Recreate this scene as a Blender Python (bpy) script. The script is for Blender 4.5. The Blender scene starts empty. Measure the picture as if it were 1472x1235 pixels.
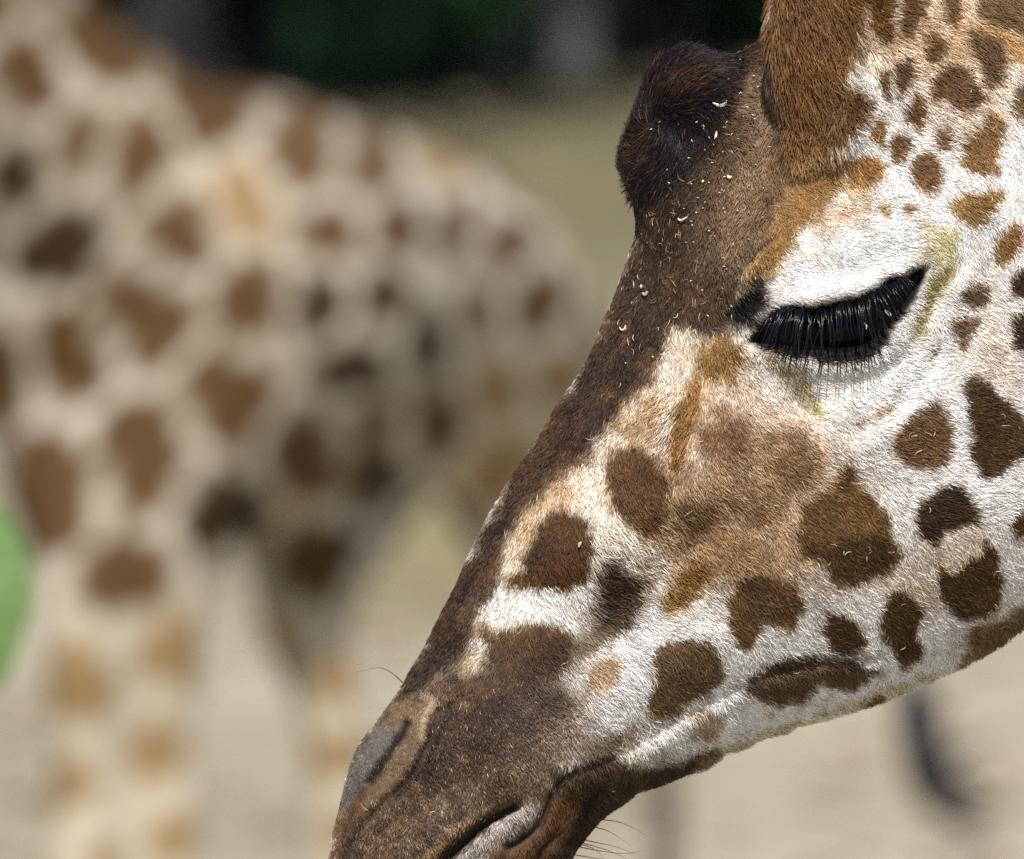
import bpy, bmesh, math, random
import numpy as np
from mathutils import Vector

rng = np.random.default_rng(11)
random.seed(11)
scene = bpy.context.scene
COL = scene.collection

# ------------------------------------------------------------------ camera, light, exposure
K = 0.00045            # metres per photograph pixel in the plane of the near head
D = 6.0                # metres from the lens to that plane
PITCH = math.radians(8.0)
CAM = np.array([0.0, 0.0, 4.8])
RIGHT = np.array([1.0, 0.0, 0.0])
FWD = np.array([0.0, math.cos(PITCH), -math.sin(PITCH)])
UP = np.array([0.0, math.sin(PITCH), math.cos(PITCH)])
PX, PY = 736.0, 617.5

cam_data = bpy.data.cameras.new('camera')
cam = bpy.data.objects.new('camera', cam_data)
COL.objects.link(cam)
cam.location = CAM
cam.rotation_euler = (math.pi / 2 - PITCH, 0, 0)
cam_data.sensor_width = 36.0
cam_data.lens = 36.0 * D / (1472 * K)
cam_data.clip_start = 0.1
cam_data.clip_end = 2000
cam_data.dof.use_dof = True
cam_data.dof.focus_distance = D - 0.07
cam_data.dof.aperture_fstop = cam_data.lens / 45.0
scene.camera = cam

world = bpy.data.worlds.new('World')
scene.world = world
world.use_nodes = True
SUN_EL, SUN_AZ = math.radians(56), math.radians(176)      # azimuth from +Y (away from the lens), clockwise
sky = world.node_tree.nodes.new('ShaderNodeTexSky')
sky.sky_type = 'NISHITA'
sky.sun_disc = False
sky.sun_elevation = SUN_EL
sky.sun_rotation = SUN_AZ
bgn = world.node_tree.nodes['Background']
bgn.inputs['Strength'].default_value = 0.085
world.node_tree.links.new(sky.outputs[0], bgn.inputs['Color'])
sun_data = bpy.data.lights.new('sun', 'SUN')
sun_data.energy = 4.6
sun_data.angle = math.radians(0.53)
sun_data.color = (1.0, 0.965, 0.92)
sun = bpy.data.objects.new('sun', sun_data)
COL.objects.link(sun)
S = Vector((math.cos(SUN_EL) * math.sin(SUN_AZ), math.cos(SUN_EL) * math.cos(SUN_AZ), math.sin(SUN_EL)))
sun.rotation_euler = S.to_track_quat('Z', 'Y').to_euler()
sun.location = (0, -5, 20)
vs = scene.view_settings
vs.view_transform = 'Standard'
vs.look = 'None'
vs.exposure = 0.3
vs.gamma = 1.0
vs.use_curve_mapping = False
scene.render.engine = 'CYCLES'
cy = scene.cycles
cy.max_bounces = 8
cy.diffuse_bounces = 4
cy.glossy_bounces = 4
cy.transmission_bounces = 6
cy.transparent_max_bounces = 8
cy.use_denoising = False
cy.sample_clamp_direct = 6.0
cy.sample_clamp_indirect = 3.0
scene.cycles_curves.shape = 'RIBBONS'
scene.cycles_curves.subdivisions = 2

# ------------------------------------------------------------------ helpers
def at(px, py, depth):
    x = (px - PX) * K * depth / D
    y = (PY - py) * K * depth / D
    return CAM + FWD * depth + RIGHT * x + UP * y

def on_ground(px, py, z=0.0):
    d = FWD + RIGHT * ((px - PX) * K / D) + UP * ((PY - py) * K / D)
    return CAM + d * ((z - CAM[2]) / d[2])

def project(P):
    R = P - CAM
    d = R @ FWD
    return PX + (R @ RIGHT) / d * D / K, PY - (R @ UP) / d * D / K

def srgb(r, g, b):
    c = np.array([r, g, b], float) / 255.0
    return np.where(c <= 0.04045, c / 12.92, ((c + 0.055) / 1.055) ** 2.4)

def lin(a):
    c = np.clip(a, 0, 255) / 255.0
    return np.where(c <= 0.04045, c / 12.92, ((c + 0.055) / 1.055) ** 2.4)

def link(o, parent=None):
    COL.objects.link(o)
    if parent is not None:
        o.parent = parent
        o.matrix_parent_inverse = parent.matrix_world.inverted()
    return o

def empty(name, loc, label, cat, group=None):
    o = bpy.data.objects.new(name, None)
    COL.objects.link(o)
    o.location = Vector(loc)
    bpy.context.view_layer.update()
    o['label'] = label
    o['category'] = cat
    if group:
        o['group'] = group
    return o

def tag(o, label=None, cat=None, group=None, kind=None):
    for k, v in (('label', label), ('category', cat), ('group', group), ('kind', kind)):
        if v:
            o[k] = v
    return o

def mesh_np(name, verts, faces, mat, parent=None, smooth=True, color=None):
    """one mesh object from numpy verts and an (n,4) or (n,3) face array (or list of lists)"""
    me = bpy.data.meshes.new(name)
    verts = np.asarray(verts, np.float32)
    if isinstance(faces, np.ndarray):
        n, k = faces.shape
        me.vertices.add(len(verts))
        me.vertices.foreach_set('co', verts.ravel())
        me.loops.add(n * k)
        me.loops.foreach_set('vertex_index', faces.astype(np.int32).ravel())
        me.polygons.add(n)
        me.polygons.foreach_set('loop_start', np.arange(0, n * k, k, dtype=np.int32))
        me.update(calc_edges=True)
        me.validate()
    else:
        me.from_pydata([tuple(v) for v in verts], [], faces)
    if smooth:
        me.polygons.foreach_set('use_smooth', np.ones(len(me.polygons), bool))
    if color is not None:
        at_ = me.color_attributes.new('coat', 'FLOAT_COLOR', 'POINT')
        c4 = np.ones((len(verts), 4), np.float32)
        c4[:, :3] = color
        at_.data.foreach_set('color', c4.ravel())
    if mat:
        me.materials.append(mat)
    o = bpy.data.objects.new(name, me)
    return link(o, parent)

def tube_geo(pts, rad, seg=10, cap=True):
    """lofted tube with rounded ends: returns verts, faces(list)"""
    pts = np.asarray(pts, float)
    rad = np.asarray(rad, float)
    if cap:
        d0 = pts[0] - pts[1]; d0 /= np.linalg.norm(d0)
        d1 = pts[-1] - pts[-2]; d1 /= np.linalg.norm(d1)
        pre = [(pts[0] + d0 * rad[0] * 0.95, rad[0] * 0.2), (pts[0] + d0 * rad[0] * 0.7, rad[0] * 0.7)]
        post = [(pts[-1] + d1 * rad[-1] * 0.7, rad[-1] * 0.7), (pts[-1] + d1 * rad[-1] * 0.95, rad[-1] * 0.2)]
        pts = np.vstack([[p for p, _ in pre], pts, [p for p, _ in post]])
        rad = np.concatenate([[r for _, r in pre], rad, [r for _, r in post]])
    n = len(pts)
    tan = np.gradient(pts, axis=0)
    tan /= np.linalg.norm(tan, axis=1)[:, None] + 1e-12
    ref = np.array([0.31, 0.93, 0.2])
    V, F = [], []
    a = np.linspace(0, 2 * math.pi, seg, endpoint=False)
    for i in range(n):
        u = np.cross(tan[i], ref); u /= np.linalg.norm(u) + 1e-12
        w = np.cross(tan[i], u)
        V.append(pts[i] + rad[i] * (np.cos(a)[:, None] * u + np.sin(a)[:, None] * w))
    V = np.vstack(V)
    for i in range(n - 1):
        for j in range(seg):
            k = (j + 1) % seg
            F.append([i * seg + j, i * seg + k, (i + 1) * seg + k, (i + 1) * seg + j])
    F.append(list(range(seg))[::-1])
    F.append([(n - 1) * seg + j for j in range(seg)])
    return V, F

class Geo:
    def __init__(s):
        s.V, s.F, s.n = [], [], 0
    def add(s, V, F):
        s.V.append(np.asarray(V)); s.F += [[i + s.n for i in f] for f in F]; s.n += len(V)
    def tube(s, pts, rad, seg=10):
        s.add(*tube_geo(pts, rad, seg))
    def build(s, name, mat, parent=None, smooth=True):
        return mesh_np(name, np.vstack(s.V), s.F, mat, parent, smooth)

def curve_pts(P, n):
    """smooth Catmull-Rom resampling of a short control list (any dimension)"""
    P = np.asarray(P, float)
    Q = np.vstack([2 * P[0] - P[1], P, 2 * P[-1] - P[-2]])
    out = []
    m = len(P) - 1
    for t in np.linspace(0, m, n):
        i = min(int(t), m - 1); f = t - i
        a, b, c, d = Q[i], Q[i + 1], Q[i + 2], Q[i + 3]
        out.append(0.5 * ((2 * b) + (c - a) * f + (2 * a - 5 * b + 4 * c - d) * f ** 2 + (3 * b - a - 3 * c + d) * f ** 3))
    return np.array(out)

def vnoise(h, w, cell, seed):
    r = np.random.default_rng(seed)
    gh, gw = int(h / cell) + 3, int(w / cell) + 3
    g = r.random((gh, gw))
    y = np.arange(h) / cell; x = np.arange(w) / cell
    yi = y.astype(int); xi = x.astype(int)
    fy = y - yi; fx = x - xi
    fy = fy * fy * (3 - 2 * fy); fx = fx * fx * (3 - 2 * fx)
    A = g[np.ix_(yi, xi)]; B = g[np.ix_(yi, xi + 1)]; Cc = g[np.ix_(yi + 1, xi)]; Dd = g[np.ix_(yi + 1, xi + 1)]
    fx = fx[None]; fy = fy[:, None]
    return (A * (1 - fx) + B * fx) * (1 - fy) + (Cc * (1 - fx) + Dd * fx) * fy

def poly_sd(X, Y, poly):
    """signed distance, negative inside"""
    d2 = np.full(X.shape, 1e12)
    inside = np.zeros(X.shape, bool)
    n = len(poly)
    for i in range(n):
        x0, y0 = poly[i]; x1, y1 = poly[(i + 1) % n]
        ex, ey = x1 - x0, y1 - y0
        l2 = ex * ex + ey * ey + 1e-9
        t = np.clip(((X - x0) * ex + (Y - y0) * ey) / l2, 0, 1)
        d2 = np.minimum(d2, (X - x0 - t * ex) ** 2 + (Y - y0 - t * ey) ** 2)
        c = (y0 > Y) != (y1 > Y)
        if y1 != y0:
            inside ^= c & (X < (x1 - x0) * (Y - y0) / (y1 - y0) + x0)
    d = np.sqrt(d2)
    return np.where(inside, -d, d)

def line_d(X, Y, pl):
    d2 = np.full(np.shape(X), 1e12)
    for (x0, y0), (x1, y1) in zip(pl[:-1], pl[1:]):
        ex, ey = x1 - x0, y1 - y0
        t = np.clip(((X - x0) * ex + (Y - y0) * ey) / (ex * ex + ey * ey + 1e-9), 0, 1)
        d2 = np.minimum(d2, (X - x0 - t * ex) ** 2 + (Y - y0 - t * ey) ** 2)
    return np.sqrt(d2)

class Canvas:
    """a coat map over the animal's flank: hair colour as a function of position on the body"""
    def __init__(s, x0, x1, y0, y1, step, base, seed):
        s.x0, s.y0, s.st = x0, y0, step
        s.w = int((x1 - x0) / step); s.h = int((y1 - y0) / step)
        s.a = np.zeros((s.h, s.w, len(base))) + np.array(base, float)
        s.X, s.Y = np.meshgrid(x0 + np.arange(s.w) * step, y0 + np.arange(s.h) * step)
        q = lambda c, k: vnoise(s.h, s.w, c / step, seed + k) - 0.5
        s.nx = q(9, 1) * 7 + q(26, 2) * 10 + q(5, 5) * 5
        s.ny = q(9, 3) * 7 + q(26, 4) * 10 + q(5, 6) * 5
        s.n1 = q(14, 7) + 0.6 * q(6, 8)
        s.n2 = q(45, 9) + 0.6 * q(20, 10)
    def _win(s, x0, x1, y0, y1, m):
        i0 = max(0, int((x0 - m - s.x0) / s.st)); i1 = min(s.w, int((x1 + m - s.x0) / s.st) + 1)
        j0 = max(0, int((y0 - m - s.y0) / s.st)); j1 = min(s.h, int((y1 + m - s.y0) / s.st) + 1)
        return slice(j0, j1), slice(i0, i1)
    def poly(s, pts, col, soft=5, op=1.0, jag=1.0, mot=0.0):
        xs = [p[0] for p in pts]; ys = [p[1] for p in pts]
        W = s._win(min(xs), max(xs), min(ys), max(ys), soft * 2 + 15)
        if s.X[W].size == 0:
            return
        d = poly_sd(s.X[W] + s.nx[W] * jag, s.Y[W] + s.ny[W] * jag, pts)
        k = np.clip(0.5 - d / (2.0 * soft), 0, 1)
        k = k * k * (3 - 2 * k) * op
        if mot:
            k = k * np.clip(1 + mot * 2 * (s.n1[W] + s.n2[W] * 0.7), 0, 1.0)
        s.a[W] += (np.array(col, float) - s.a[W]) * k[..., None]
    def line(s, pts, col, width, soft=3, op=1.0, jag=1.0):
        xs = [p[0] for p in pts]; ys = [p[1] for p in pts]
        W = s._win(min(xs), max(xs), min(ys), max(ys), width + soft * 2 + 12)
        d = line_d(s.X[W] + s.nx[W] * jag, s.Y[W] + s.ny[W] * jag, pts)
        k = np.clip(0.5 - (d - width / 2) / (2.0 * soft), 0, 1)
        k = k * k * (3 - 2 * k) * op
        s.a[W] += (np.array(col, float) - s.a[W]) * k[..., None]
    def blob(s, cx, cy, rx, ry, ang, col, op=1.0, mot=0.0):
        m = max(rx, ry) * 2.2
        W = s._win(cx, cx, cy, cy, m)
        c, n = math.cos(math.radians(ang)), math.sin(math.radians(ang))
        x = s.X[W] + s.nx[W] - cx; y = s.Y[W] + s.ny[W] - cy
        u = (x * c + y * n) / rx; v = (-x * n + y * c) / ry
        k = np.exp(-(u * u + v * v)) * op
        if mot:
            k = k * np.clip(1 + mot * 2 * (s.n1[W] + s.n2[W] * 0.7), 0, 1.0)
        s.a[W] += (np.array(col, float) - s.a[W]) * k[..., None]
    def get(s, x, y):
        fx = np.clip((x - s.x0) / s.st, 0, s.w - 1.001); fy = np.clip((y - s.y0) / s.st, 0, s.h - 1.001)
        i = fx.astype(int); j = fy.astype(int)
        fx = (fx - i)[..., None]; fy = (fy - j)[..., None]
        a = s.a
        return (a[j, i] * (1 - fx) + a[j, i + 1] * fx) * (1 - fy) + (a[j + 1, i] * (1 - fx) + a[j + 1, i + 1] * fx) * fy

# ------------------------------------------------------------------ materials
def new_mat(name):
    m = bpy.data.materials.new(name)
    m.use_nodes = True
    return m, m.node_tree.nodes, m.node_tree.links, m.node_tree.nodes['Principled BSDF']

def plain(name, col, rough=0.7, spec=0.3, noise_scale=None, amount=0.3, bump=0.0):
    m, N, L, p = new_mat(name)
    p.inputs['Roughness'].default_value = rough
    p.inputs['Specular IOR Level'].default_value = spec
    if noise_scale:
        tc = N.new('ShaderNodeTexCoord')
        nz = N.new('ShaderNodeTexNoise'); nz.inputs['Scale'].default_value = noise_scale; nz.inputs['Detail'].default_value = 6
        L.new(tc.outputs['Object'], nz.inputs['Vector'])
        rp = N.new('ShaderNodeValToRGB')
        c = np.array(col)
        rp.color_ramp.elements[0].position = 0.3; rp.color_ramp.elements[0].color = (*(c * (1 - amount)), 1)
        rp.color_ramp.elements[1].position = 0.7; rp.color_ramp.elements[1].color = (*np.clip(c * (1 + amount), 0, 0.9), 1)
        L.new(nz.outputs['Fac'], rp.inputs['Fac'])
        L.new(rp.outputs['Color'], p.inputs['Base Color'])
        if bump:
            b = N.new('ShaderNodeBump'); b.inputs['Strength'].default_value = bump
            L.new(nz.outputs['Fac'], b.inputs['Height']); L.new(b.outputs['Normal'], p.inputs['Normal'])
    else:
        p.inputs['Base Color'].default_value = (*col, 1)
    return m

def coat_mat(name, rough, spec, bump=0.0, bscale=900):
    m, N, L, p = new_mat(name)
    a = N.new('ShaderNodeAttribute'); a.attribute_name = 'coat'
    nz = N.new('ShaderNodeTexNoise'); nz.inputs['Scale'].default_value = bscale; nz.inputs['Detail'].default_value = 5
    tc = N.new('ShaderNodeTexCoord'); L.new(tc.outputs['Object'], nz.inputs['Vector'])
    mx = N.new('ShaderNodeMix'); mx.data_type = 'RGBA'; mx.blend_type = 'MULTIPLY'; mx.inputs[0].default_value = 1.0
    mr = N.new('ShaderNodeMapRange'); mr.inputs['To Min'].default_value = 0.7; mr.inputs['To Max'].default_value = 1.15
    L.new(nz.outputs['Fac'], mr.inputs['Value'])
    L.new(a.outputs['Color'], mx.inputs[6]); L.new(mr.outputs[0], mx.inputs[7])
    L.new(mx.outputs[2], p.inputs['Base Color'])
    p.inputs['Roughness'].default_value = rough
    p.inputs['Specular IOR Level'].default_value = spec
    if bump:
        b = N.new('ShaderNodeBump'); b.inputs['Strength'].default_value = bump; b.inputs['Distance'].default_value = 0.001
        L.new(nz.outputs['Fac'], b.inputs['Height']); L.new(b.outputs['Normal'], p.inputs['Normal'])
    return m

M_skin = coat_mat('giraffe_skin', 0.6, 0.18, 0.5, 700)
M_fargiraffe = coat_mat('short_coat', 0.8, 0.15, 0.0, 40)

def hair_mat():
    m, N, L, p = new_mat('fur')
    a = N.new('ShaderNodeAttribute'); a.attribute_name = 'hair_color'
    p.inputs['Roughness'].default_value = 0.42
    p.inputs['Specular IOR Level'].default_value = 0.22
    L.new(a.outputs['Color'], p.inputs['Base Color'])
    return m
M_fur = hair_mat()
M_lash = plain('lash_hair', (0.004, 0.004, 0.009), 0.28, 0.6)
M_whisker = plain('whisker_hair', (0.03, 0.025, 0.02), 0.4, 0.5)
M_eye = plain('dark_eye', (0.003, 0.003, 0.004), 0.12, 0.08)
# ------------------------------------------------------------------ ground
def ground_mat():
    m, N, L, p = new_mat('dusty_ground')
    tc = N.new('ShaderNodeTexCoord')
    def nz(scale, det, rough=0.55):
        n = N.new('ShaderNodeTexNoise'); n.inputs['Scale'].default_value = scale; n.inputs['Detail'].default_value = det
        n.inputs['Roughness'].default_value = rough
        L.new(tc.outputs['Object'], n.inputs['Vector']); return n
    def ramp(src, stops):
        r = N.new('ShaderNodeValToRGB')
        e = r.color_ramp.elements
        e[0].position, e[0].color = stops[0][0], (*stops[0][1], 1)
        e[1].position, e[1].color = stops[-1][0], (*stops[-1][1], 1)
        for q, c in stops[1:-1]:
            k = e.new(q); k.color = (*c, 1)
        L.new(src, r.inputs['Fac']); return r
    r1 = ramp(nz(0.55, 5).outputs['Fac'], [(0.3, (0.235, 0.195, 0.13)), (0.5, (0.35, 0.31, 0.228)), (0.7, (0.42, 0.38, 0.29))])
    r2 = ramp(nz(6, 8, 0.65).outputs['Fac'], [(0.3, (0.85, 0.82, 0.78)), (0.7, (1.06, 1.05, 1.04))])
    mx = N.new('ShaderNodeMix'); mx.data_type = 'RGBA'; mx.blend_type = 'MULTIPLY'; mx.inputs[0].default_value = 1
    L.new(r1.outputs[0], mx.inputs[6]); L.new(r2.outputs[0], mx.inputs[7])
    # a darker olive colour takes over the yard towards the trees
    sp = N.new('ShaderNodeSeparateXYZ'); L.new(tc.outputs['Object'], sp.inputs[0])
    ad = N.new('ShaderNodeMath'); ad.operation = 'MULTIPLY_ADD'; ad.inputs[1].default_value = 5.0
    n3 = nz(0.35, 4); L.new(n3.outputs['Fac'], ad.inputs[0]); L.new(sp.outputs['Y'], ad.inputs[2])
    mr = N.new('ShaderNodeMapRange'); mr.inputs['From Min'].default_value = 33; mr.inputs['From Max'].default_value = 43
    L.new(ad.outputs[0], mr.inputs['Value'])
    r3 = ramp(nz(3, 8, 0.7).outputs['Fac'], [(0.3, (0.11, 0.097, 0.05)), (0.7, (0.21, 0.185, 0.105))])
    m2 = N.new('ShaderNodeMix'); m2.data_type = 'RGBA'
    L.new(mr.outputs[0], m2.inputs[0]); L.new(mx.outputs[2], m2.inputs[6]); L.new(r3.outputs[0], m2.inputs[7])
    # the blurred giraffe's shadow painted into the ground as an olive patch
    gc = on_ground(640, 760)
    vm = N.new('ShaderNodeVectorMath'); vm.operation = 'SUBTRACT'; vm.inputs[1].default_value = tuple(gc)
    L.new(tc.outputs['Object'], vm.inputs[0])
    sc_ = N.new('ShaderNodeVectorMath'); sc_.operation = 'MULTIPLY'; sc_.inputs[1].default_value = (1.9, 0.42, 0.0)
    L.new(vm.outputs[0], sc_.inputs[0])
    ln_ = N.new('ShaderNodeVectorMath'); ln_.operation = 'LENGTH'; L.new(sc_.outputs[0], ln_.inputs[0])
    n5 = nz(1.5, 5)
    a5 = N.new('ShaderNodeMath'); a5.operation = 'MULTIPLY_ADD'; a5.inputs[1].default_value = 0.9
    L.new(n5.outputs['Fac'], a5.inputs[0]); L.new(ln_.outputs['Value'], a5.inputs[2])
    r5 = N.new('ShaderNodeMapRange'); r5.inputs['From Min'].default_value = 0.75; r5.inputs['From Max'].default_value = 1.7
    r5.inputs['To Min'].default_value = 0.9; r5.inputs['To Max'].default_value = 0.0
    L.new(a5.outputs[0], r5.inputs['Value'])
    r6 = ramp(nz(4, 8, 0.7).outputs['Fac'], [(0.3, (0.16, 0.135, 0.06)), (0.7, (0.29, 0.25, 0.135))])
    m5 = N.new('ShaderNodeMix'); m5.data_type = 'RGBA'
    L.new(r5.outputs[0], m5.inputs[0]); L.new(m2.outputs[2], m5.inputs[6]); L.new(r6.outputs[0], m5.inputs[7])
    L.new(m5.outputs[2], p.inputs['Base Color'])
    p.inputs['Roughness'].default_value = 0.95; p.inputs['Specular IOR Level'].default_value = 0.1
    b = N.new('ShaderNodeBump'); b.inputs['Strength'].default_value = 0.25; b.inputs['Distance'].default_value = 0.03
    L.new(nz(14, 8).outputs['Fac'], b.inputs['Height']); L.new(b.outputs['Normal'], p.inputs['Normal'])
    return m

gx = np.concatenate([[-900, -300, -120, -60], np.arange(-30, 30.1, 0.5), [60, 120, 300, 900]])
gy = np.concatenate([[-300, -60, -20], np.arange(0, 70.1, 0.5), [90, 140, 300, 1200]])
GX, GY = np.meshgrid(gx, gy)
GZ = 0.05 * np.sin(GX * 1.1 + 0.6 * np.sin(GY * 0.7)) * np.sin(GY * 0.9 + 0.5) + 0.025 * np.sin(GX * 2.7 + GY * 1.9)
GZ = np.where((abs(GX) < 31) & (GY > -1) & (GY < 71), GZ, 0)
nv = len(gx)
idx = np.arange(GX.size).reshape(GX.shape)
quads = np.stack([idx[:-1, :-1], idx[:-1, 1:], idx[1:, 1:], idx[1:, :-1]], -1).reshape(-1, 4)
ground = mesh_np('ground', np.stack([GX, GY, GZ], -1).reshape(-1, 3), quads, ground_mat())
ground['kind'] = 'structure'

# loose dry leaves and clods on the dust: nobody could count them
V, F = [], []
r = np.random.default_rng(5)
for i in range(420):
    px, py = r.uniform(-200, 1700), r.uniform(180, 1500) ** 1.0
    P = on_ground(px, py, 0.0)
    s = r.uniform(0.03, 0.09); a = r.uniform(0, 6.28)
    ca, sa = math.cos(a) * s, math.sin(a) * s
    n0 = len(V); z = 0.06
    for x, y, h in ((1.4, 0, 0.01), (0, 0.7, 0.03), (-1.4, 0, 0.005), (0, -0.7, 0.02)):
        V.append((P[0] + x * ca - y * sa, P[1] + x * sa + y * ca, z + h))
    F.append([n0, n0 + 1, n0 + 2]); F.append([n0, n0 + 2, n0 + 3])
lit = mesh_np('leaf_litter', V, F, plain('dry_leaf', (0.22, 0.15, 0.10), 0.8, 0.2, 3.0, 0.5), None, False)
lit['kind'] = 'stuff'

# ------------------------------------------------------------------ trees behind the yard
M_leafdark = plain('dark_foliage', (0.018, 0.05, 0.02), 0.6, 0.25, 1.4, 0.55)
M_leafmid = plain('green_foliage', (0.03, 0.085, 0.022), 0.6, 0.25, 1.4, 0.55)
M_barkdark = plain('dark_bark', (0.014, 0.013, 0.018), 0.9, 0.1, 6.0, 0.5, 0.5)
M_barkbrown = plain('brown_bark', (0.19, 0.16, 0.14), 0.9, 0.1, 6.0, 0.5, 0.5)
M_barkpale = plain('pale_bark', (0.25, 0.235, 0.23), 0.9, 0.1, 5.0, 0.35, 0.5)

def leaf_cloud(centres, radii, n, size, seed):
    r = np.random.default_rng(seed)
    k = r.choice(len(centres), n, p=np.array(radii) ** 2 / np.sum(np.array(radii) ** 2))
    d = r.normal(size=(n, 3)); d /= np.linalg.norm(d, axis=1)[:, None]
    P = np.array(centres)[k] + d * (np.array(radii)[k] * (r.random(n) ** 0.4))[:, None] * np.array([1, 1, 0.8])
    u = r.normal(size=(n, 3)); u /= np.linalg.norm(u, axis=1)[:, None]
    w = np.cross(u, r.normal(size=(n, 3))); w /= np.linalg.norm(w, axis=1)[:, None]
    s = size * r.uniform(0.6, 1.4, n)[:, None]
    V = np.stack([P + u * s, P + w * s * 0.45, P - u * s, P - w * s * 0.45], 1).reshape(-1, 3)
    return V, np.arange(4 * n).reshape(n, 4)

def tree(base, height, r0, lean, bark, leafm, label, crown_c, crown_r, n, size, seed, group=None):
    r = np.random.default_rng(seed)
    root = empty('tree', base, label, 'tree', group)
    g = Geo()
    top = base + np.array([lean, 0.3, height])
    ax = curve_pts([base - [0, 0, 0.2], base + (top - base) * 0.35 + [0.1, 0, 0], base + (top - base) * 0.7 - [0.1, 0, 0], top], 14)
    g.tube(ax, np.linspace(r0 * 1.15, r0 * 0.4, 14), 12)
    cs, rs = [], []
    for c, q in zip(crown_c, crown_r):
        cc = top + np.array(c)
        cs.append(cc); rs.append(q)
        j = int(r.integers(7, 13))
        g.tube(curve_pts([ax[j], (ax[j] + cc) / 2 + r.normal(size=3) * 0.2, cc], 7), np.linspace(r0 * 0.4, r0 * 0.08, 7), 7)
    g.build('trunk', bark, root)
    V, F = leaf_cloud(cs, rs, n, size, seed + 1)
    mesh_np('crown', V, F, leafm, root, False)
    return root

def canopy(seed, spread=3.6):
    r = np.random.default_rng(seed)
    c = [(r.uniform(-spread, spread), r.uniform(-spread - 2.0, spread), r.uniform(-0.2, 2.6)) for _ in range(13)]  # unseen crowns, drawn out towards the lens to shade trunks and shrubs
    return c, [r.uniform(1.3, 2.1) for _ in range(13)]

grp = 'trees standing along the back of the yard'
for px, py, hgt, r0, lean, bark, lm, lab, sd in (
        (245, 128, 5.0, 0.24, -0.5, M_barkbrown, M_leafdark, 'thick brown grey tree trunk behind the back of the blurred giraffe', 21),
        (385, 128, 5.2, 0.20, 0.2, M_barkdark, M_leafdark, 'nearly black tree trunk in deep shade right of the brown trunk', 22),
        (818, 98, 5.4, 0.13, -0.5, M_barkpale, M_leafmid, 'slim pale grey tree trunk in front of the dark foliage', 23),
        (-260, 150, 5.0, 0.22, 0.4, M_barkbrown, M_leafmid, 'brown tree trunk off the left edge of the picture', 24),
        (1250, 80, 5.2, 0.2, 0.3, M_barkdark, M_leafmid, 'dark tree trunk hidden behind the head of the near giraffe', 25),
        (1750, 100, 5.0, 0.2, 0.3, M_barkbrown, M_leafdark, 'brown tree trunk off the right edge of the picture', 26)):
    c, q = canopy(sd)
    tree(on_ground(px, py), hgt, r0, lean, bark, lm, lab, c, q, 2000, 0.16, sd, grp)

# bushes under and behind the trees
def shrub(px, py, w, h, mat, label, seed, n=4500):
    base = on_ground(px, py)
    root = empty('shrub', base, label, 'shrub', 'dark shrubs under the trees')
    r = np.random.default_rng(seed)
    g = Geo(); cs = []; rs = []
    for i in range(12):
        c = base + np.array([r.uniform(-w, w), r.uniform(-0.7, 0.9), r.uniform(0.35, h)])
        cs.append(c); rs.append(r.uniform(0.3, 0.5))
        g.tube(curve_pts([base + [r.uniform(-.2, .2), 0, -0.1], (base + c) / 2 + [0, 0, .2], c], 5), np.linspace(0.04, 0.012, 5), 6)
    g.build('stem', M_barkdark, root)
    V, F = leaf_cloud(cs, rs, n, 0.10, seed + 1)
    mesh_np('foliage', V, F, mat, root, False)
sh = [(310, 96, 0.7, 2.4, M_leafdark, 'blackish shrub between the two dark trunks'),
      (490, 126, 0.4, 2.2, M_leafdark, 'dark shrub just above the highest point of the blurred back'),
      (620, 118, 0.25, 2.4, M_leafmid, 'dark green shrub left of the pale trunk'),
      (60, 110, 1.0, 2.6, M_leafdark, 'dark shrub left of the brown trunk'),
      (940, 84, 0.6, 2.4, M_leafdark, 'dark shrub just right of the pale trunk'),
      (1090, 74, 0.8, 2.6, M_leafmid, 'green shrub above the dark forehead knob of the near giraffe'),
      (1350, 84, 1.2, 2.6, M_leafdark, 'dark shrub hidden behind the spotted head'),
      (-250, 120, 1.6, 2.8, M_leafdark, 'dark shrub off the left edge of the picture'),
      (1650, 90, 1.6, 2.8, M_leafdark, 'dark shrub off the right edge of the picture')]
for i, (px, py, w, h, mt, lab) in enumerate(sh):
    shrub(px, py, w, h, mt, lab, 40 + i * 3)
# the wood behind them, one dark mass
r = np.random.default_rng(3)
cs = [np.array([x, 54 + r.uniform(0, 6), r.uniform(0.5, 7.5)]) for x in np.arange(-26, 26, 0.55)]
V, F = leaf_cloud(cs, [1.6] * len(cs), 26000, 0.17, 77)
wood = mesh_np('distant_wood', V, F, M_leafdark, None, False); wood['kind'] = 'stuff'

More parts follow.
